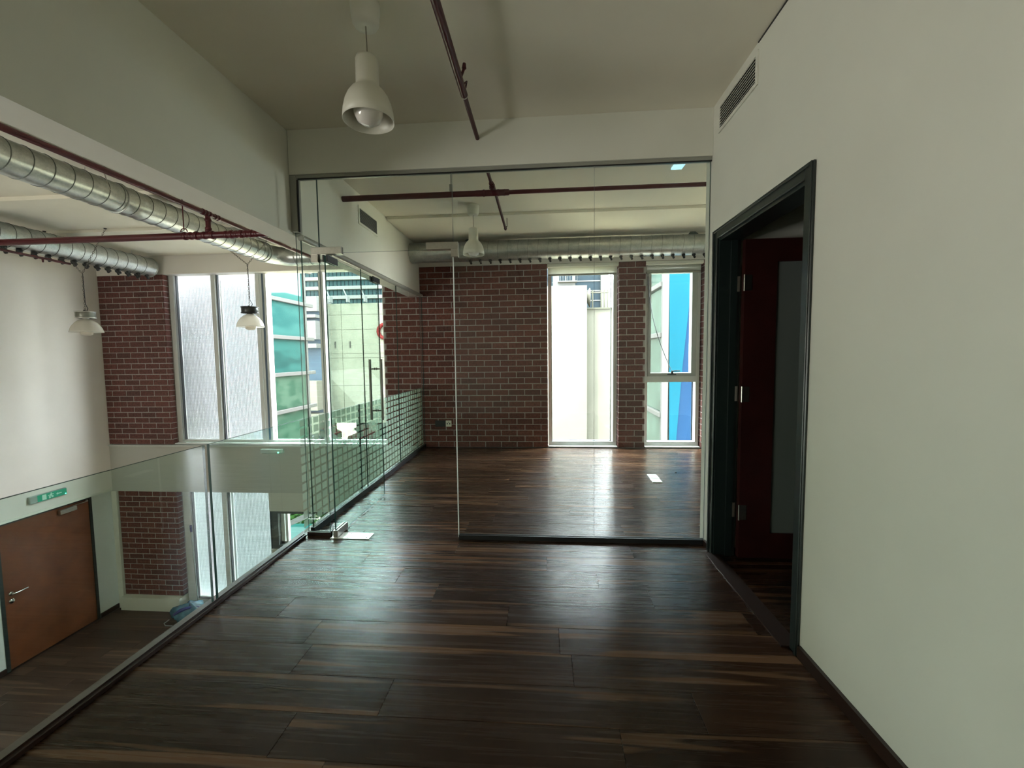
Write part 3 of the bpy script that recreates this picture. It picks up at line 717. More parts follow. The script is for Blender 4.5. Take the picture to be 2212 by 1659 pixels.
# duct in meeting room
DM = thing('spiral_duct', 'galvanised duct with black nozzles across the far room above the windows', 'duct', (.6, 5.93, 2.83))
MB().tube([(-1.849, 5.93, 2.83), (-1.3, 5.93, 2.83), (3.24, 5.93, 2.83)], .135, 32, cap=False).build('duct_wall', GALV, DM)
m = MB(); x = -1.15
while x < 3.2: ring(m, (x, 5.93, 2.83), (1, 0, 0), .1355, .0024); x += .136
m.build('seam', mat('seam_soft', (.27, .28, .27), .5, metal=.7), DM)['kind'] = 'stuff'
def nozzle(parent, x, y, z, ang, axis='x', k=1.):
    """black drum jet nozzle with a stub outlet, pointing down at angle ang"""
    d = Vector((0, math.sin(ang), -math.cos(ang))) if axis == 'x' else Vector((math.sin(ang), 0, -math.cos(ang)))
    p = Vector((x, y, z))
    m = MB().tube([p-d*.012, p+d*.004, p+d*.018, p+d*.03], [.021*k, .024*k, .022*k, .012*k], 12)
    e = Vector((.35, 0, 0)) if axis == 'x' else Vector((0, .35, 0))
    q = p+d*.022
    m.tube([q, q+(d+e).normalized()*.028*k, q+(d+e).normalized()*.034*k], [.0125*k, .0155*k, .010*k], 12)
    return m.build('nozzle', BLACKPL, parent)
n0 = nozzle(DM, -1.0, 5.90, 2.70, -.25)
for k in range(1, 31):
    c = n0.copy(); COL.objects.link(c); c.location = n0.location+Vector((.1362*k, 0, 0))
for x in (-1.02, 1.99):
    MB().add([(x-.07, 5.90, 2.955), (x+.07, 5.90, 2.955), (x+.03, 5.93, 3.005), (x-.03, 5.93, 3.005), (x-.07, 5.96, 2.955), (x+.07, 5.96, 2.955), (x+.03, 5.935, 3.005), (x-.03, 5.935, 3.005)],
             [(0, 1, 2, 3), (5, 4, 7, 6), (3, 2, 6, 7), (1, 5, 6, 2), (4, 0, 3, 7)]).tube([(x, 5.93, 2.96), (x, 5.93, 2.999)], .006, 8).build('hanger', mat('hanger_grey', (.12, .16, .15), .5, metal=.5) if x < 0 else bpy.data.materials['hanger_grey'], DM)
# duct 2 by left wall
D_2 = thing('spiral_duct', 'galvanised duct with black nozzles running beside the far left wall', 'duct', (-6.05, 3, 2.80))
MB().tube([(-6.05, -3.9, 2.80), (-6.05, 6.20, 2.80)], .14, 28).build('duct_wall', GALV, D_2)
m = MB(); y = 2.0
while y < 6.1: ring(m, (-6.05, y, 2.80), (0, 1, 0), .1405); y += .143
m.build('seam', SEAM, D_2)['kind'] = 'stuff'
m = MB(); ring(m, (-6.05, 6.19, 2.80), (0, 1, 0), .142, .009, tilt=0); m.build('end_ring', GALV, D_2)
for y in (3.9, 5.92):
    MB().tube([(-6.19, y, 2.80), (-6.05, y, 2.945), (-6.05, y, ZC-.036)], .004, 6).build('hanger', STEEL, D_2)
na = nozzle(D_2, -6.01, 6.10, 2.665, .25, 'y', 1.15)
for k in range(1, 18):
    c = na.copy(); COL.objects.link(c); c.location = na.location+Vector((0, -.143*k, 0))
for k in range(0, 17):
    c = na.copy(); COL.objects.link(c); c.location = na.location+Vector((-.10, -.143*k-.07, .0))

# ------------------------------------------------------------------ sprinkler pipes
def collar(m, c, axis, r, w=.02):
    c = Vector(c); a = Vector(axis).normalized(); m.tube([c-a*w, c-a*w*.6, c+a*w*.6, c+a*w], [r*.92, r, r, r*.92], 12)
PY = -.455
P1 = thing('sprinkler_pipe', 'dark red sprinkler pipe on the corridor ceiling ending at the header', 'pipe', (PY, 1, 2.905))
MB().tube([(PY, -3.9, 2.905), (PY, 2.56, 2.905)], .0208, 14).build('pipe_run', REDPIPE, P1)
MB().tube([(PY, 2.552, 2.905), (PY, 2.575, 2.905)], .0165, 14).build('collar', WHITEP, P1)
MB().tube([(PY, 2.575, 2.905), (PY, 3.054, 2.905)], .0145, 14).build('pipe_run', REDPIPE, P1)
m = MB().tube([(PY+.012, 2.40, 2.905), (PY+.03, 2.40, 2.95)], .008, 8).tube([(PY+.03, 2.40, 2.95), (PY+.032, 2.40, 2.975)], [.013, .009], 10)
m.build('sprinkler_head', REDPIPE, P1)
m = MB().tube([(PY+.014, 2.46, 2.905), (PY+.03, 2.48, 2.93), (PY+.016, 2.52, 2.92)], .005, 6)
m.build('clip', REDPIPE, P1)
P2 = thing('sprinkler_pipe', 'dark red sprinkler pipes crossing under the ceiling of the far room', 'pipe', (.2, 3.9, 2.845))
MB().tube([(-1.849, 3.9, 2.845), (PY+.02, 3.9, 2.845)], .0255, 16).build('pipe_run', REDPIPE, P2)
MB().tube([(PY+.02, 3.9, 2.845), (3.24, 3.9, 2.845)], .0185, 16).build('pipe_run', REDPIPE, P2)
MB().tube([(PY, 3.172, 2.905), (PY, 3.83, 2.905), (PY, 3.875, 2.90), (PY, 3.9, 2.875), (PY, 3.9, 2.85)], .0145, 14).build('branch', REDPIPE, P2)
MB().tube([(PY+.01, 3.9, 2.915), (PY+.01, 5.11, 2.885)], .0145, 14).tube([(PY+.01, 5.11, 2.885), (PY+.01, 5.13, 2.875)], [.019, .012], 12).build('branch', REDPIPE, P2)
m = MB()
for x, r in ((-.53, .031), (-.40, .030), (-.37, .026), (-.345, .029), (-.31, .026)): m = MB(); collar(m, (x, 3.9, 2.845), (1, 0, 0), r, .009); m.build('collar', REDPIPE, P2)
for z in (2.885, 2.90): m = MB(); collar(m, (PY, 3.895, z), (0, 0, 1), .026, .007); m.build('collar', REDPIPE, P2)
m = MB(); collar(m, (PY, 3.84, 2.905), (0, 1, 0), .022, .008); m.build('collar', REDPIPE, P2)
m = MB()
m.tube([(-.60, 3.9, 2.845), (-.31, 3.9, 2.845)], .0275, 14).build('fitting', REDPIPE, P2)
MB().tube([(PY+.035, 5.05, 2.885), (PY+.035, 5.05, 2.985)], .004, 6).tube([(PY+.01, 5.05, 2.885), (PY+.035, 5.05, 2.885)], .006, 6).build('sprinkler_head', REDPIPE, P2)
MB().tube([(-.83, 3.9, 2.85), (-.83, 3.9, 3.029)], .004, 6).box(-.842, -.818, 3.885, 3.915, 2.875, 2.93).build('hanger', GREYM, P2)
P3 = thing('sprinkler_pipe', 'thick dark red pipe crossing the void with rough joints and an upturned end', 'pipe', (-4.5, 3.9, 2.56))
MB().tube([(-7.049, 3.9, 2.56), (-2.62, 3.9, 2.56)], .031, 18).build('pipe_run', REDPIPE, P3)
e = [(-2.62, 3.9, 2.56)]
MB().tube([(-2.66, 3.9, 2.56), (-2.59, 3.9, 2.562), (-2.545, 3.9, 2.578), (-2.528, 3.9, 2.61), (-2.53, 3.9, 2.635)], [.033, .038, .042, .040, .036], 16).build('elbow', REDPIPE, P3)
m = MB()
for x, r in ((-3.42, .036), (-3.36, .034), (-3.30, .038), (-3.22, .035), (-3.14, .037), (-3.0, .034), (-2.95, .037), (-2.90, .033), (-2.85, .037), (-2.80, .034), (-2.75, .036), (-2.70, .032)): m = MB(); collar(m, (x, 3.9, 2.56), (1, 0, 0), r*1.06, .016); m.build('collar', REDPIPE, P3)
m = MB().tube([(-3.18, 3.9, 2.58), (-3.18, 3.9, 2.735)], .022, 14)
for z in (2.60, 2.62, 2.70): collar(m, (-3.18, 3.9, z), (0, 0, 1), .029, .01)
m.build('riser', REDPIPE, P3)
MB().tube([(-3.18, -3.9, 2.76), (-3.18, 6.0, 2.76)], .0225, 14).build('pipe_run', REDPIPE, P3)
m = MB()
for y in (3.84, 3.88, 3.92, 3.99, 4.03): m = MB(); collar(m, (-3.18, y, 2.76), (0, 1, 0), .029 if y < 3.95 else .027, .012); m.build('collar', REDPIPE, P3)
m = MB().tube([(-3.43, 3.9, 2.62), (-3.43, 3.9, 3.029)], .005, 6)
m.tube([(-3.43+.034*math.cos(t*PI/6), 3.9, 2.60+.032*math.sin(t*PI/6)) for t in range(7)], .005, 6).build('hanger', REDPIPE, P3)
m = MB().tube([(-5.69, 3.93, 2.56), (-5.69, 4.78, 2.545)], .0135, 12).tube([(-5.69, 4.5, 2.54), (-5.69, 4.5, 2.505)], [.012, .007], 8).build('branch', REDPIPE, P3)
MB().tube([(-3.07, 5.2, 2.77), (-3.07, 5.2, 3.0)], .004, 6).tube([(-3.16, 5.2, 2.76), (-3.07, 5.2, 2.77)], .006, 6).build('hanger', GREYM, P3)

# ------------------------------------------------------------------ pendants
def pendant(x, y, label, grp):
    t = thing('pendant_lamp', label, 'lamp', (x, y, ZC), grp)
    zb = 2.495
    MB().lathe(x, y, [(.0, ZC), (.066, ZC-.0005), (.067, ZC-.03), (.060, ZC-.095), (.052, ZC-.108), (.02, ZC-.112), (0, ZC-.108)], 32).build('canopy', WHITEP, t)
    MB().tube([(x, y, ZC-.10), (x+.003, y, 2.78)], .0032, 8).build('cord', mat('cord_tan', (.30, .27, .20), .6) if 'cord_tan' not in bpy.data.materials else bpy.data.materials['cord_tan'], t)
    prof = [(0, 2.788), (.030, 2.787), (.048, 2.780), (.052, 2.768), (.053, 2.66), (.056, 2.648), (.075, 2.632), (.093, 2.606), (.106, 2.575), (.114, 2.54), (.118, zb),
            (.1155, zb), (.111, 2.54), (.103, 2.576), (.090, 2.604), (.072, 2.629), (.05, 2.645), (.048, 2.70), (0, 2.70)]
    MB().lathe(x, y, prof, 40).build('shade', SHADEM, t)
    MB().lathe(x, y, [(.018, 2.70), (.022, 2.66), (.040, 2.63), (.060, 2.60), (.068, 2.56), (.066, 2.525), (.052, 2.496), (.028, 2.480), (0, 2.476)], 28).build('bulb', BULB, t)
    return t
G = 'white bell-shaped pendant lamps'
pr = pendant(-.82, 2.03, 'white bell-shaped pendant lamp close by on the corridor ceiling', G)
for x, y, lb in ((-.765, 4.715, 'white bell-shaped pendant lamp in the far room in front of the brick wall'), (1.985, 4.75, 'white bell-shaped pendant lamp half hidden behind the corridor wall corner')):
    c = copy_tree(pr); c.location = (x, y, ZC); c['label'] = lb

# industrial lamps on chains
def chain(m, p, q, link=.034, r=.0022, w=.008):
    p, q = Vector(p), Vector(q); d = q-p; n = max(2, int(d.length/(link*.8))); d.normalize()
    u = d.orthogonal().normalized(); v = d.cross(u)
    for i in range(n):
        c = p+(q-p)*((i+.5)/n); s = u if i % 2 else v
        pts = [c+d*(link/2*math.cos(2*PI*j/10))+s*(w*math.sin(2*PI*j/10)) for j in range(10)]
        m.tube(pts, r, 5, closed=True)
def industrial(x, y, zr, zj, h1, h2, label, dark):
    t = thing('industrial_lamp', label, 'lamp', (x, y, zr), 'industrial dome lamps hanging on chains in the void')
    R = .165
    MB().lathe(x, y, [(.028, zr+.17), (.045, zr+.165), (.075, zr+.150), (.105, zr+.125), (.132, zr+.09), (.150, zr+.055), (.160, zr+.02), (R, zr), (R-.004, zr), (.155, zr+.02), (.145, zr+.055), (.128, zr+.088), (.1, zr+.121), (.07, zr+.146), (.04, zr+.16)], 36).build('dome', ACRYL, t)
    MB().lathe(x, y, [(.05, zr+.05), (.062, zr+.0), (.055, zr-.03), (.03, zr-.038), (0, zr-.04)], 24).build('inner_diffuser', translucent_mat('pearl_diffuser', (.85, .8, .72), .6) if 'pearl_diffuser' not in bpy.data.materials else bpy.data.materials['pearl_diffuser'], t)
    b = MB().lathe(x, y, [(0, zr+.265), (.095, zr+.265), (.098, zr+.26), (.098, zr+.185), (.094, zr+.18), (0, zr+.18)], 28).build('gear_housing', mat('gear_'+('dark' if dark else 'grey'), (.05, .055, .055) if dark else (.20, .20, .17), .35, metal=.5), t)
    MB().lathe(x, y, [(.1, zr+.262), (.104, zr+.266), (.104, zr+.255), (.1, zr+.252)], 28).lathe(x, y, [(.1, zr+.19), (.104, zr+.19), (.104, zr+.18), (.1, zr+.177)], 28).lathe(x, y, [(.03, zr+.165), (.035, zr+.18)], 16).build('rim', DARKM if dark else STEEL, b)
    m = MB(); chain(m, (x, y, zr+.27), (x, y, zj))
    chain(m, (x, y, zj), h1); chain(m, (x, y, zj), h2)
    m.build('chain', mat('chain_metal', (.14, .13, .10), .4, metal=.8) if 'chain_metal' not in bpy.data.materials else bpy.data.materials['chain_metal'], t)
    MB().tube([(x+.02, y, zr+.265), (x+.05, y-.01, zr+.30), (x+.01, y, zr+.36), (x+.004, y, zj)], .004, 6).tube([(x-.01, y, zr+.262), (x-.01, y, zr+.285)], .012, 8).build('cable', BLACKPL, t)
    m = MB()
    for hx in (h1, h2): MB().lathe(hx[0], hx[1], [(0, hx[2]+.012), (.018, hx[2]+.010), (.014, hx[2]), (0, hx[2]-.004)], 12).build('ceiling_hook', DARKM, t)
    
industrial(-5.83, 5.03, 1.74, 2.48, (-5.46, 5.02, ZC-.012), (-6.32, 5.04, ZC-.012), 'clear dome industrial lamp hanging in front of the pale left wall', False)
industrial(-3.89, 5.40, 1.80, 2.62, (-3.44, 5.30, ZC-.045), (-4.34, 5.40, ZC-.045), 'clear dome industrial lamp hanging in front of the tall void windows', True)

# ------------------------------------------------------------------ grilles
def grille_x(x, out, y0, y1, z0, z1, label, n, slatm, framem):
    """grille on a wall x = const; out = +1/-1 direction of the face"""
    g = thing('air_grille', label, 'grille', (x, (y0+y1)/2, (z0+z1)/2), 'ventilation grilles high on the walls')
    f = .022; a, b = sorted((x, x+out*.008)); c, d = sorted((x, x+out*.002))
    MB().box(a, b, y0-f, y1+f, z1, z1+f).box(a, b, y0-f, y1+f, z0-f, z0).box(a, b, y0-f, y0, z0, z1).box(a, b, y1, y1+f, z0, z1).build('frame', framem, g)
    MB().box(c, d, y0, y1, z0, z1).build('backing', DARKM, g)
    p = (z1-z0)/n
    for i in range(n):
        z = z0+p*(i+.5)
        MB().add([(x+out*.002, y0, z+p*.30), (x+out*.002, y1, z+p*.30), (x+out*.012, y1, z-p*.10), (x+out*.012, y0, z-p*.10),
                  (x+out*.002, y0, z+p*.16), (x+out*.002, y1, z+p*.16), (x+out*.011, y1, z-p*.24), (x+out*.011, y0, z-p*.24)],
                 [(0, 1, 2, 3), (7, 6, 5, 4), (3, 2, 6, 7), (0, 3, 7, 4), (1, 5, 6, 2)]).build('slat', slatm, g)
grille_x(XR-.0005, -1, 2.475, 2.935, 2.83, 2.965, 'white slatted air grille high on the right wall near the ceiling', 8, WALL, WALL)
grille_x(-1.8495, 1, 4.25, 4.69, 2.745, 2.885, 'pale slatted air grille on the beam behind the glass', 9, mat('grille_grey', (.36, .36, .34), .6), WALL)

# added glowing square painting a window reflection, socket, card, bag, stick
tag(MB().bev(1.14, 1.235, 3.88, 3.995, ZC-.014, ZC-.0005, .003).build('reflection_patch', mat('reflection_cyan', (.6, .8, .85), .4, emit=(.45, .85, 1), estr=.55)), 'small glowing square painted in as a window reflection at the far room ceiling', 'reflection')
so = thing('wall_socket', 'black data plate and white socket on the brick wall near the floor', 'socket', (-1.52, Y2, .36))
MB().bev(-1.655, -1.495, Y2-.012, Y2-.0015, .315, .41, .003).build('data_plate', BLACKPL, so)
s = MB().bev(-1.492, -1.405, Y2-.014, Y2-.0015, .315, .41, .003).build('face_plate', WHITEP, so)
MB().box(-1.475, -1.462, Y2-.0155, Y2-.0141, .35, .375).box(-1.435, -1.422, Y2-.0155, Y2-.0141, .35, .375).box(-1.452, -1.445, Y2-.0155, Y2-.0141, .375, .393).build('slots', DARKM, s)
fb = thing('floor_box', 'white two-part floor socket lid lying on the plank floor of the far room', 'floor box', (1.21, 4.72, 0))
MB().bev(1.165, 1.268, 4.715, 4.865, .0005, .010, .002).build('lid', PAPER, fb)
MB().bev(1.157, 1.262, 4.57, 4.70, .0005, .010, .002).build('lid', PAPER, fb)
MB().box(1.157, 1.268, 4.566, 4.868, .0002, .0005).build('rim', BLACKPL, fb)
tag(MB().lathe(1.52, 4.98, [(0, .006), (.011, .005), (.013, 0)], 12).build('floor_stud', BLACKPL), 'tiny black stud on the floor beside the white floor box', 'stud')

def crumple(cx, cy, cz, rx, ry, rz, seed, n=22, k=14, amp=.14):
    rr = random.Random(seed); vs = []; fs = []
    ph = [[rr.uniform(0, 6.28) for _ in range(6)] for _ in range(6)]
    for i in range(k+1):
        th = PI*i/k
        for j in range(n):
            a = 2*PI*j/n; s = 1+amp*(math.sin(3*a+ph[0][0]+2*th)+.6*math.sin(7*a+ph[0][1]-3*th)+.5*math.sin(5*th+4*a+ph[0][2]))+rr.uniform(-.03, .03)
            z = cz+rz*math.cos(th)*(s if th < PI/2 else .6)
            vs.append((cx+rx*math.sin(th)*math.cos(a)*s, cy+ry*math.sin(th)*math.sin(a)*s, max(LF+.002, z)))
    for i in range(k):
        for j in range(n): fs.append((i*n+j, (i+1)*n+j, (i+1)*n+(j+1) % n, i*n+(j+1) % n))
    return vs, fs
bg = thing('plastic_bag', 'crumpled blue plastic bag on the lower floor at the foot of the window', 'bag', (-5.62, 6.05, LF))
v, f = crumple(-5.62, 6.05, LF+.09, .26, .19, .15, 4); MB().add(v, f, 0, True).build('sack', BAG, bg)
MB().tube([(-5.75, 5.90, LF+.15), (-5.66, 5.94, LF+.205), (-5.55, 6.0, LF+.215), (-5.42, 6.05, LF+.19)], [.02, .03, .025, .02], 8).build('tie', mat('deep_blue', (.01, .025, .16), .3), bg)
MB().tube([(-5.86, 5.93, LF+.05), (-5.90, 5.88, LF+.02), (-5.84, 5.84, LF+.012), (-5.72, 5.84, LF+.012)], .007, 6).build('handle', mat('pale_cord', (.35, .36, .36), .6), bg)
sk = thing('broom_stick', 'thin pole with dark blue grip leaning beside the lower brick pilaster', 'pole', (-5.67, 6.2, LF))
MB().tube([(-5.655, 6.262, LF+.01), (-5.715, 6.275, -1.40)], .009, 8).build('shaft', mat('pole_pale', (.35, .40, .36), .3, metal=.6), sk)
MB().tube([(-5.714, 6.275, -1.41), (-5.718, 6.275, -1.30)], [.014, .016], 10).build('grip', mat('grip_blue', (.01, .015, .10), .4), sk)

# ------------------------------------------------------------------ OUTSIDE
tag(MB().box(-120, 60, 6.9, 170, -7.3, -7.0).build('ground', GROUND), 'sunlit sandy ground outside', None, None, 'structure')
# glazed bay of the neighbouring wing, left (plane x = -7.2)
def bay_glass(name, a, b, sc):
    m, nt, N, L = nodes(name); p = N['Principled BSDF']; p.inputs['Roughness'].default_value = .05; p.inputs['Specular IOR Level'].default_value = .10
    tc = N.new('ShaderNodeTexCoord'); mp = N.new('ShaderNodeMapping'); mp.inputs['Scale'].default_value = (1, sc, sc*2.2); L.new(tc.outputs['Object'], mp.inputs[0])
    nz = N.new('ShaderNodeTexNoise'); nz.inputs['Scale'].default_value = 1; nz.inputs['Detail'].default_value = 3; L.new(mp.outputs[0], nz.inputs['Vector'])
    cr = N.new('ShaderNodeValToRGB'); cr.color_ramp.elements[0].position = .44; cr.color_ramp.elements[0].color = (*a, 1); cr.color_ramp.elements[1].position = .56; cr.color_ramp.elements[1].color = (*b, 1)
    L.new(nz.outputs[0], cr.inputs[0]); L.new(cr.outputs[0], p.inputs['Base Color']); return m
BAYG = [bay_glass('bay_glass_cyan', (.0055, .0265, .0245), (.010, .037, .033), .7), bay_glass('bay_glass_teal', (.0045, .019, .017), (.0075, .031, .027), .8), bay_glass('bay_glass_ground_reflect', (.009, .024, .015), (.019, .036, .024), 1.6)]  # noise tones paint reflections into the panes; green for the sunlit ground
BY = thing('glazed_bay', 'teal glass bay with white transoms outside the tall void window', 'building', (-7.5, 10, -7))
tz = [-4.1, -3.13, -2.14, -1.14, -.13, .90, 1.93, 2.96, 3.99, 5.0]
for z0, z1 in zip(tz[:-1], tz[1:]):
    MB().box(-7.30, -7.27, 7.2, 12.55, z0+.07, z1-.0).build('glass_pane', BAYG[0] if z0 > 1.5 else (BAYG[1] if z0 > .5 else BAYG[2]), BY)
for z in tz:
    MB().bev(-7.27, -7.17, 7.1, 12.85, z-.02, z+.085, .01).build('transom', WHITEX, BY)
MB().box(-9.5, -7.31, 7.1, 12.55, -7, 6).build('core', CREAM2, BY)
for y in (7.16, 12.5): MB().box(-7.295, -7.22, y-.05, y+.05, -7, 6).build('post', WHITEX, BY)
# glazed bay right (plane x = 2.6)
B2 = thing('glazed_bay', 'pale glass bay with white transoms left of the blue cladding', 'building', (2.8, 10.5, -7))
tz = [-4.5, -3.4, -2.25, -1.1, -.02, 1.77, 2.88, 4.0, 5.2]
GPALE = mat('pale_bay_glass', (.024, .037, .030), .08, spec=.08, noise=.35, nscale=1.2)
for z0, z1 in zip(tz[:-1], tz[1:]):
    MB().box(2.63, 2.66, 9.72, 15.0, z0+.06, z1).build('glass_pane', GPALE, B2)
for z in tz:
    MB().bev(2.56, 2.64, 9.66, 15.0, z-.02, z+.085, .008).build('transom', WHITEX, B2)
MB().box(2.60, 2.70, 9.60, 9.70, -7, 6).build('post', WHITEX, B2)
MB().box(2.67, 4.5, 9.75, 15, -7, 6).build('core', CREAM2, B2)
BW = thing('blue_fin_wall', 'bright blue cladding with a darker blue area behind its slanting edge outside the right window', 'building', (3.2, 9.7, -7))
MB().add([(2.72, 9.60, -7), (2.55, 9.60, -7), (2.80, 9.60, -3), (2.72, 9.60, 5.5), (3.45, 9.60, 5.5), (3.20, 9.60, 2.79), (3.035, 9.60, .97), (2.93, 9.60, -.57)], [(2, 7, 6, 5, 4, 3)]).build('front_face', BLUEA, BW)
MB().box(2.70, 2.74, 9.60, 9.66, -3, 6).build('edge_post', WHITEX, BW)
MB().add([(2.60, 9.64, -3), (3.65, 9.64, -3), (4.6, 9.9, 5.5), (3.32, 9.64, 5.5)], [(0, 1, 2, 3)]).build('darker_blue_face', BLUEB, BW)  # darker blue plane behind the slanting edge of the front face
MB().box(2.74, 4.6, 9.95, 10.5, -7, 6).build('backing', BLUEB, BW)
# cream blocks
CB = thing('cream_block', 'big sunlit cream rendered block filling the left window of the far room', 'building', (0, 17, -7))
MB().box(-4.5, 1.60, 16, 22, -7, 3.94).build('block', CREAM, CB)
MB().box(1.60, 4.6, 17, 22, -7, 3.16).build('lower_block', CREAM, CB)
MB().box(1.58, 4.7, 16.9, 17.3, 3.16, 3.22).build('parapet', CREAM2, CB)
m = MB()
for x in (1.95, 2.3, 2.42, 2.55): m.tube([(x, 17.3, 3.22), (x, 17.3, 3.95)], .03, 8)
m.tube([(1.6, 17.3, 3.85), (2.6, 17.3, 3.85)], .03, 8).build('roof_rail', CREAM2, CB)
MB().lathe(1.72, 17.3, [(0, 0), (.2, .02), (.36, .1), (.38, .12), (.2, .05), (0, .03)], 24, axis='x', cz=3.66).build('dish', CREAM, CB)
# tower
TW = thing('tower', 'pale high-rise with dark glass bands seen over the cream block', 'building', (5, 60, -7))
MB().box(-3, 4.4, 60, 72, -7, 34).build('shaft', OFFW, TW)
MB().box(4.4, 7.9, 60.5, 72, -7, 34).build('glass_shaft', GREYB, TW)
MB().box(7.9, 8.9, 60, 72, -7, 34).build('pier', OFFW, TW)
m = MB()
for i in range(30): m.box(4.4, 7.9, 60.35, 60.49, -6+i*1.35, -5.85+i*1.35)
m.build('floor_band', OFFW, TW)['kind'] = 'stuff'
for i in range(10):
    z = 6+i*1.9
    MB().box(2.2, 3.0, 59.95, 59.99, z, z+1.2).build('window', GREYB, TW)
    MB().box(3.2, 4.0, 59.95, 59.99, z, z+1.2).build('window', GREYB, TW)
    MB().box(.4, 1.3, 59.95, 59.99, z-.2, z+1.6).build('window', GREYB, TW)
    b = MB().box(2.0, 4.6, 59.0, 60, z-.35, z-.2).build('balcony', OFFW, TW)
    m = MB()
    for k in range(9): m.box(2.0+k*.32, 2.04+k*.32, 59.0, 59.04, z-.2, z+.45)
    m.box(2.0, 4.6, 59.0, 59.04, z+.45, z+.5).build('railing', OFFW, b)
# office building far
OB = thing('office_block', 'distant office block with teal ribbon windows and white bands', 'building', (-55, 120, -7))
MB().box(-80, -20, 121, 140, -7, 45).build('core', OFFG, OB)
for i in range(16):
    z = 2.0+i*2.72
    MB().box(-80.5, -19.5, 119.6, 121, z, z+.95).build('floor_band', OFFW, OB)
m = MB()
for i in range(52): m.box(-80+i*1.17, -79.86+i*1.17, 120.85, 121, -7, 45)
m.build('glazing_bar', GREYB, OB)['kind'] = 'stuff'
# precast building with red ring sign
PB = thing('precast_building', 'long cream precast-panel building seen through the open glass door', 'building', (-12, 35, -7))
xs = [-18.35, -17.1, -13.9, -10.7, -7.5, -4.3]; zs = [-3.75, -1.0, 1.35, 1.72, 3.75, 5.0, 5.95]
for x0, x1 in zip(xs[:-1], xs[1:]):
    for z0, z1 in zip(zs[:-1], zs[1:]):
        MB().box(x0+.015, x1-.015, 35, 35.12, z0+.012, z1-.012).build('wall_panel', CREAM2, PB)
MB().box(-18.35, -4.3, 35.06, 40, -3.75, 5.95).build('core', JOINT, PB)
for x in (-17.9, -16.4, -14.9): MB().box(x, x+.12, 34.5, 35, 6.0, 6.5).add([(x, 34.5, 6.5), (x+.12, 34.5, 6.5), (x-.3, 34.6, 7.1), (x-.2, 34.6, 7.1)], [(0, 1, 3, 2)]).build('roof_bracket', OFFW, PB)
for x in (-17.75, -16.45): MB().box(x, x+.10, 34.93, 34.99, 2.2, 2.75).build('wall_vent', JOINT, PB)
m = MB()
pts = [(-13.35+.52*math.cos(2*PI*j/28), 34.9, 3.55+.56*math.sin(2*PI*j/28)) for j in range(28)]
m.tube(pts, .16, 8, closed=True); m.build('ring_sign', LOGO, PB)
MB().box(-18.35, -4.3, 33.6, 40, -4.0, -3.76).build('slab', CREAM2, PB)
for x in (-18.3, -14.55, -10.5): MB().box(x, x+.75, 33.8, 34.4, -7, -4.0).build('column', CREAM2, PB)
MB().box(-18.35, -4.3, 39.8, 40, -7, -4.0).build('back_wall', PAVEG, PB)
# stepped white building left of it
SB = thing('stepped_building', 'white stepped building with blue glazing between the bay and the precast building', 'building', (-21, 34, -7))
for x0, x1, z0, z1, y0 in ((-20.6, -18.4, 5.2, 6.4, 33.5), (-20.9, -18.4, 2.9, 4.4, 33.2), (-20.9, -18.4, 4.65, 4.9, 33.2), (-20.9, -18.4, 2.2, 2.55, 33.2), (-20.9, -18.4, -2.9, -.5, 33), (-20.9, -18.4, -4.9, -3.2, 33.1)):
    MB().box(x0, x1, y0, 36, z0, z1).build('band', CREAM2 if z0 < 0 else OFFW, SB)
MB().box(-21.5, -18.42, 34, 36, -7, 6).build('glazing', mat('blue_glazing', (.008, .016, .024), .3, spec=.05), SB)
# cars
def car(x, y, z, L, m, label):
    t = thing('parked_car', label, 'car', (x, y, z), 'cars parked below the precast building')
    b = MB(); w = .85
    prof = [(-L/2, .35), (-L/2+.1, .75), (-L/2+.7, .85), (-L/2+1.2, 1.35), (L/2-1.0, 1.40), (L/2-.25, .95), (L/2, .85), (L/2, .35)]
    vs = [(x+p[0], y-w, z+p[1]) for p in prof]+[(x+p[0], y+w, z+p[1]) for p in prof]; n = len(prof)
    fs = [tuple(range(n)), tuple(range(2*n-1, n-1, -1))]+[(i, (i+1) % n, n+(i+1) % n, n+i)[::-1] for i in range(n)]
    b.add(vs, fs).build('body', m, t)
    MB().add([(x-L/2+.85, y-w-.01, z+.88), (x-L/2+1.25, y-w-.01, z+1.3), (x+L/2-1.05, y-w-.01, z+1.34), (x+L/2-.5, y-w-.01, z+.95)], [(0, 3, 2, 1)]).build('side_window', CARG, t)
    for dx in (-L/2+.75, L/2-.75):
        MB().lathe(x+dx, y-w-.02, [(0, 0), (.3, .0), (.32, .04), (.32, .2)], 18, axis='y', cz=z+.32).build('wheel', BLACKPL, t)
car(-16.3, 30.0, -5.6, 1.9, CARW, 'white car parked below the precast building')
car(-17.4, 32.4, -5.5, 1.7, CARR, 'dark red car parked left of the white car')
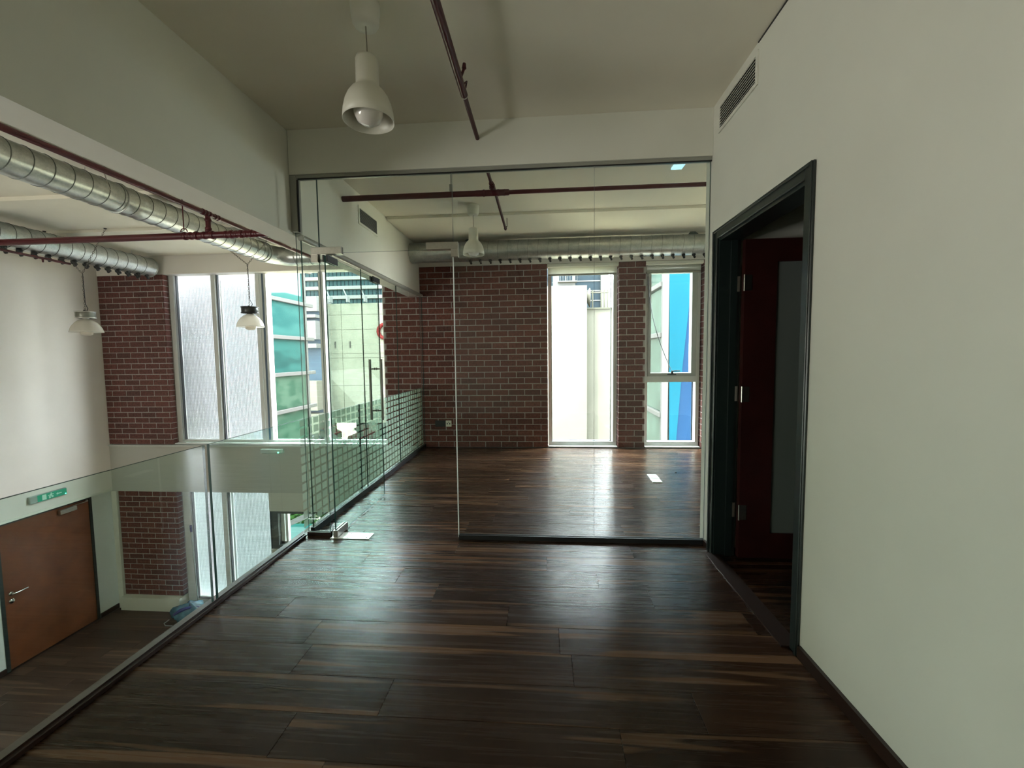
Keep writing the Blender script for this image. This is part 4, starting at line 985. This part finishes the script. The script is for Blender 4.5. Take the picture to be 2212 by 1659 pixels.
car(-14.6, 32.5, -5.5, 1.6, CARR, 'dark red car parked right of the white car')
tag(MB().box(-30, 0, 26, 33.5, -5.7, -5.5).build('parking_deck', PAVEG), 'dark parking deck below the precast building', None, None, 'structure')
# ledge wall outside below window 3
# tree seen through the small lower window
def tree(cx, cy, cz, rx, ry, rz, n, label, seed):
    t = thing('leafy_tree', label, 'tree', (cx, cy, -7)); rr = random.Random(seed); m = MB()
    for _ in range(n):
        while True:
            p = Vector((rr.uniform(-1, 1), rr.uniform(-1, 1), rr.uniform(-1, 1)))
            if p.length < 1 and p.length > .35: break
        c = Vector((cx+p.x*rx, cy+p.y*ry, cz+p.z*rz)); a = Vector((rr.uniform(-1, 1), rr.uniform(-1, 1), rr.uniform(-.6, .6))).normalized(); b = a.orthogonal().normalized()
        s = rr.uniform(.07, .14); m.add([c-a*s, c+b*s*.35, c+a*s, c-b*s*.35], [(0, 1, 2, 3)])
    o = m.build('foliage', LEAF, t); o['kind'] = 'stuff'
    MB().tube([(cx, cy, -7), (cx+.05, cy, cz-rz*.6), (cx, cy, cz)], [.12, .09, .04], 8).build('trunk', mat('bark_'+str(seed), (.08, .06, .04), .9), t)
tree(-5.55, 9.6, -3.0, 1.5, .9, 1.5, 2600, 'bright green tree outside the small lower window', 5)
RB = thing('ramp_barrier', 'white handrail and pale ramp outside the small lower window', 'barrier', (-5.2, 8.2, -7))
MB().add([(-5.75, 8.0, -2.28), (-5.75, 8.0, -2.18), (-3.9, 8.0, -1.33), (-3.9, 8.0, -1.45), (-5.75, 8.06, -2.28), (-5.75, 8.06, -2.18), (-3.9, 8.06, -1.33), (-3.9, 8.06, -1.45)], [(0, 3, 2, 1), (4, 5, 6, 7), (1, 2, 6, 5), (0, 4, 7, 3)]).build('rail', WHITEX, RB)
MB().box(-4.35, -3.9, 8.07, 8.3, -7, -1.35).build('post', CREAM2, RB)
MB().box(-6.5, -4.36, 8.3, 8.35, -7, -2.1).build('glass_sheet', TEAL, RB)
